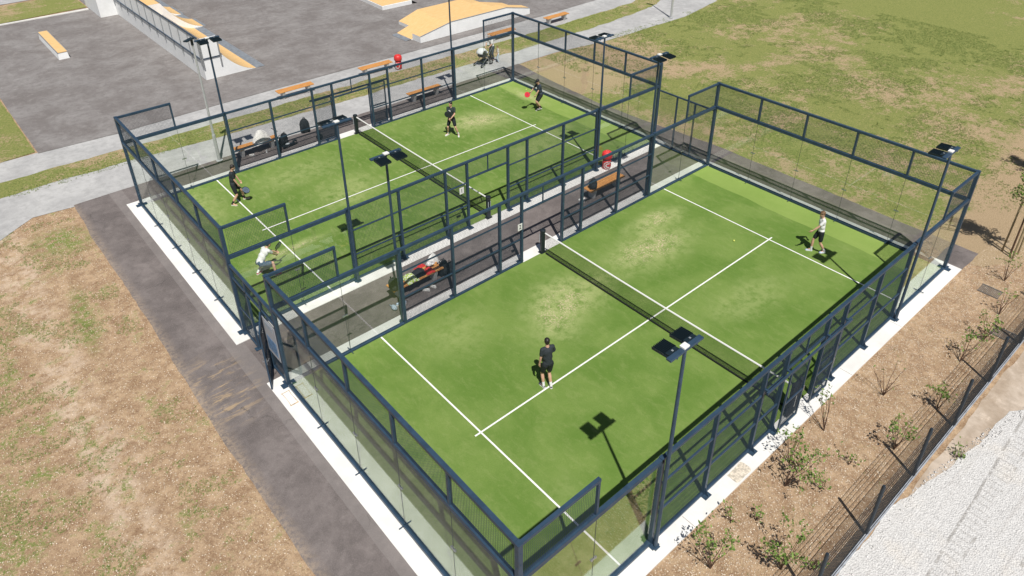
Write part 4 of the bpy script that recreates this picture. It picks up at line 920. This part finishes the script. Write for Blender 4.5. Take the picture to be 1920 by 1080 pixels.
    fm.obj('eye', blackp, body); fm = MB(); fm.ell(hc+Rh @ Vector((.096, 0, -.064)), (.006, .022, .005), Rh, 8, 6); fm.obj('mouth', mat('lip', (.30, .10, .09), .6), body)
    if cap_m:
        c = MB(); c.ell(hc+Rh @ Vector((-.012, 0, .055)), (.108, .095, .085), Rh); c.box(hc+Rh @ Vector((.13, 0, .045)), (.11, .14, .012), Rh); c.obj('cap', cap_m, r, smooth=True)
    if print_:
        q = MB()
        for (u_, v_, su, sv) in print_[1]: q.ell(ch+up*v_+fw*.138+side*u_, (.012, su, sv), None, 8, 6)
        q.obj('shirt_print', print_[0], r, smooth=True)
    bpy.context.view_layer.update()
    return r, [r.matrix_world @ Vector(h) for h in hands]
def racket(loc, dirv, nrm, face_m, lab, fr_m=None):
    """loc: grip point; dirv: towards the head; nrm: face normal (world)"""
    dz = Vector(dirv).normalized(); n = Vector(nrm); n = (n-dz*n.dot(dz)).normalized(); xx = dz.cross(n)
    r = empty('padel_racket'); tag(r, lab, 'racket', 'padel rackets'); Mx = Matrix((xx, n, dz)).transposed().to_4x4(); Mx.translation = Vector(loc); r.matrix_world = Mx
    b = MB(); b.tube([(0, 0, -.07), (0, 0, .07)], .017, 10); b.obj('grip', blackp, r)
    b = MB(); b.tube([(0, 0, .06), (-.05, 0, .13)], .012, 6); b.tube([(0, 0, .06), (.05, 0, .13)], .012, 6); b.obj('throat', blackp, r)
    n_ = 28; P = [(.125*math.sin(2*PI*i/n_), 0, .255-.145*math.cos(2*PI*i/n_)) for i in range(n_+1)]
    b = MB(); b.tube(P, .019, 6, False); f = b.obj('frame', fr_m or blackp, r)
    b = MB(); V = [(.12*math.sin(2*PI*i/n_), sy*.015, .255-.14*math.cos(2*PI*i/n_)) for sy in (-1, 1) for i in range(n_)]; b.add(V, [tuple(range(n_)), tuple(range(n_, 2*n_))[::-1]]); fo = b.obj('face', face_m, r)
    b = MB()
    for i in range(-3, 4):
        for j in range(-3, 4):
            if i*i+j*j < 10:
                for sy in (-1, 1): b.ell((i*.024, sy*.0155, .26+j*.027), (.006, .002, .006), None, 6, 4)
    b.obj('holes', blackp, fo)
    return r
tee_b = mat('black_tee', (.022, .030, .036), .85, var=.15, scale=12); tee_w = mat('white_tee', (.74, .74, .74), .85, var=.04); tee_g = mat('dark_green_tee', (.022, .036, .034), .85)
tee_n = mat('navy_tee', (.028, .042, .062), .8); sh_b = mat('black_shorts', (.010, .014, .018), .8); sh_s = mat('slate_shorts', (.075, .12, .17), .8); jean = mat('navy_jeans', (.02, .038, .075), .8)
dkh = mat('dark_hair', (.018, .014, .012), .5, var=.4, scale=60); brh = mat('brown_hair', (.16, .09, .045), .6, var=.4, scale=60); sk_w = mat('white_sock', (.72, .72, .72), .9); sk_b = mat('black_sock', (.015, .015, .018), .9)
sh_dk = mat('dark_shoe', (.05, .055, .08), .6, var=.5, scale=20); sh_r = mat('red_shoe', (.62, .03, .04), .5); sh_w = wshoe; sh_o = mat('sand_shoe', (.55, .36, .22), .6, var=.4, scale=25)
pr_w = mat('print_white', (.7, .7, .7), .8)
# 1 near player seen from behind
_, hs = person(5.52, 5.02, .012, R(74), 'player in black tee and shorts standing on the centre line of the near court', 1.82, lean=.10, feet=((.05, .10), (-.06, -.10)), hands=((.10, .24, .84), (.30, -.20, .98)), elbow=((-.8, .5, -.2), (-.6, -.8, -.2)), heady=-.25, headp=.15,
               shirt=tee_b, short=sh_b, shoe=sh_dk, sock=sk_w, hair=dkh)
racket(hs[1]+Vector((.03, .03, -.02)), (.75, .5, -.15), (.3, -.2, .9), mat('racket_black', (.02, .025, .03), .5), 'dark racket held at the right side of the near black-clad player')
# 2 right player walking
_, hs = person(17.55, 3.42, .012, R(138), 'player in white tee and black shorts walking on the near court in the right half', 1.76, lean=.10, feet=((-.26, .10), (.20, -.08)), fz=(.03, 0), hands=((.50, .18, .98), (-.12, -.30, 1.05)), elbow=((-.3, .8, -.6), (-.9, -.5, -.2)), heady=.15, headp=.28,
               shirt=tee_w, short=sh_b, shoe=blshoe, sock=sk_w, hair=brh, hairstyle='curly')
# 3 far court, facing the net
_, hs = person(13.35, 20.02, .012, R(-142), 'player in dark green tee with both hands on a racket at the waist', 1.80, lean=.03, hip=.92, feet=((.02, .34), (.02, -.22)), fyaw=(.3, -.5), hands=((.30, .07, 1.02), (.28, -.03, .98)), elbow=((-.2, .9, -.4), (-.2, -.9, -.4)), heady=-.5, headp=.15,
               shirt=tee_g, short=sh_b, shoe=sh_w, sock=sk_w, hair=dkh, print_=(pr_w, ((-.05, .08, .05, .03), (-.02, .04, .03, .025))))
racket(hs[0], (-.35, .25, .55), (-.6, -.5, .2), mat('racket_black', (.02, .025, .03), .5), 'dark racket held upright at the waist on the far court')
# 4 far court, black cap, red racket
_, hs = person(18.45, 19.33, .012, R(165), 'player in navy tee and black cap stretching out a red racket in the far corner', 1.80, lean=.22, hip=.93, hipx=-.03, feet=((-.05, .05), (.02, -.10)), fz=(.10, 0), fyaw=(-.1, .3), hands=((.36, .10, .86), (.42, -.26, 1.02)), elbow=((-.4, .8, -.4), (-.2, -.8, -.5)), heady=.25, headp=.35,
               shirt=tee_n, short=sh_b, shoe=sh_dk, sock=sk_b, hair=dkh, cap_m=mat('black_cap', (.01, .012, .015), .7))
racket(hs[1]+Vector((-.02, .0, -.02)), (-.95, -.05, -.25), (-.2, -.75, .6), mat('racket_red', (.55, .02, .04), .45), 'red racket pointing left in the far corner of the far court', red_p)
# 5 far court left, wide stance
_, hs = person(2.95, 20.86, .012, R(-25), 'player in black tee looking down at the far court left service line', 1.82, lean=.12, hip=.90, feet=((.32, .22), (-.16, -.20)), fyaw=(.1, -.4), hands=((.30, .20, .82), (.26, -.14, .76)), elbow=((-.5, .8, -.2), (-.8, -.5, -.3)), heady=.1, headp=.45,
               shirt=tee_b, short=sh_b, shoe=sh_o, sock=sk_b, hair=dkh)
racket(hs[1]+Vector((.02, .0, -.02)), (.62, -.28, -.55), (.2, -.75, .6), mat('racket_slate', (.10, .14, .19), .45), 'slate blue racket hanging low at the far court left service line')
# 6 far court, crouching in white
_, hs = person(1.74, 15.42, .012, R(12), 'player in white tee and red shoes crouching low with a racket on the far court', 1.80, lean=.80, hip=.66, hipx=-.18, feet=((-.16, .30), (.22, -.30)), fz=(0, 0), fyaw=(.2, -.3), hands=((.60, .08, .66), (.56, -.04, .60)), elbow=((-.3, .8, -.6), (-.3, -.8, -.6)), heady=.0, headp=.1,
               shirt=tee_w, short=sh_s, shoe=sh_r, sock=sk_w, hair=dkh, kneeh=((1, .35, 0), (1, -.35, 0)))
racket(hs[0]+Vector((.0, .0, .0)), (.45, -.12, .75), (.5, -.75, .1), mat('racket_pale', (.40, .45, .48), .45, var=.6, scale=9), 'pale and dark racket raised in front of the crouching player')
# 7 parent and child
_, hs = person(21.32, 26.62, -.02, R(190), 'adult in white shirt and navy jeans bending over the stroller handle', 1.74, lean=.38, hipx=.02, hands=((.52, .16, 1.02), (.50, -.14, 1.0)), elbow=((-.2, .8, -.6), (-.2, -.8, -.6)), headp=.5, shirt=mat('offwhite_shirt', (.62, .62, .62), .85, var=.2), short=jean, shoe=sh_dk, hair=mat('fair_hair', (.45, .38, .30), .6), longl=True, sleeve=.8)
person(21.36, 26.12, -.02, R(150), 'small child in pale tracksuit standing at the stroller wheel', 1.05, lean=.08, hands=((.2, .28, .9), (.2, -.28, .9)), headp=.2, shirt=mat('beige_top', (.58, .55, .52), .85), short=mat('pale_blue_pants', (.42, .52, .60), .85), shoe=sh_dk, hair=brh, longl=True, sleeve=1.0)

def stroller():
    r = empty('stroller', (20.45, 26.42, -.02), R(10)); tag(r, 'baby stroller with pale canopy and black chassis on the footpath', 'stroller')
    can = mat('pale_canopy', (.62, .64, .66), .8, var=.06)
    b = MB(); n = 10
    V = []; Fc = []
    for i in range(n+1):
        th = R(10)+R(150)*i/n
        for j in range(9):
            ph = -1+2*j/8; rr = .34*math.sqrt(max(.15, 1-(ph*.75)**2)); V.append((-.12-rr*math.cos(th)*.95, ph*.24, .72+rr*math.sin(th)))
    for i in range(n):
        for j in range(8): a = i*9+j; Fc.append((a, a+1, a+10, a+9))
    o = ob('canopy', fmesh('canopy', V, Fc), can, r, None, True); o.modifiers.new('t', 'SOLIDIFY').thickness = .015
    b = MB(); b.ell((-.05, 0, .62), (.42, .22, .15), Matrix.Rotation(R(12), 3, 'Y')); b.obj('carrycot', blackp, r, smooth=True)
    b = MB(); b.ell((.18, 0, .72), (.18, .19, .08)); b.obj('cover', can, r, smooth=True)
    for sy in (-.25, .25):
        b = MB(); b.tube([(-.42, sy, .12), (.05, sy, .45), (.55, sy, 1.02)], .014, 6); b.tube([(.36, sy, .15), (.05, sy, .55)], .014, 6); b.obj('chassis', galv, r)
        for x, rr in ((-.45, .09), (.38, .15)):
            wv = MB(); yy = sy*1.15; P = [(x+rr*math.cos(a), yy, rr+rr*math.sin(a)) for a in np.linspace(0, 2*PI, 21)]; wv.tube(P, .024, 8, False)
            for q in range(5): a = q*2*PI/5; wv.tube([(x, yy, rr), (x+rr*math.cos(a), yy, rr+rr*math.sin(a))], .010, 5)
            w0 = wv.obj('wheel', mat('rubber', (.015, .015, .015), .8), r); h_ = MB(); h_.tube([(x, yy-.03, rr), (x, yy+.03, rr)], .045, 10); h_.obj('hub', galv, w0)
    b = MB(); b.tube([(.55, -.25, 1.02), (.55, .25, 1.02)], .018, 8); b.obj('handlebar', blackp, r)
    b = MB(); b.box((.08, 0, .24), (.45, .34, .14)); b.obj('basket', blackp, r, bevel=.03)
stroller()
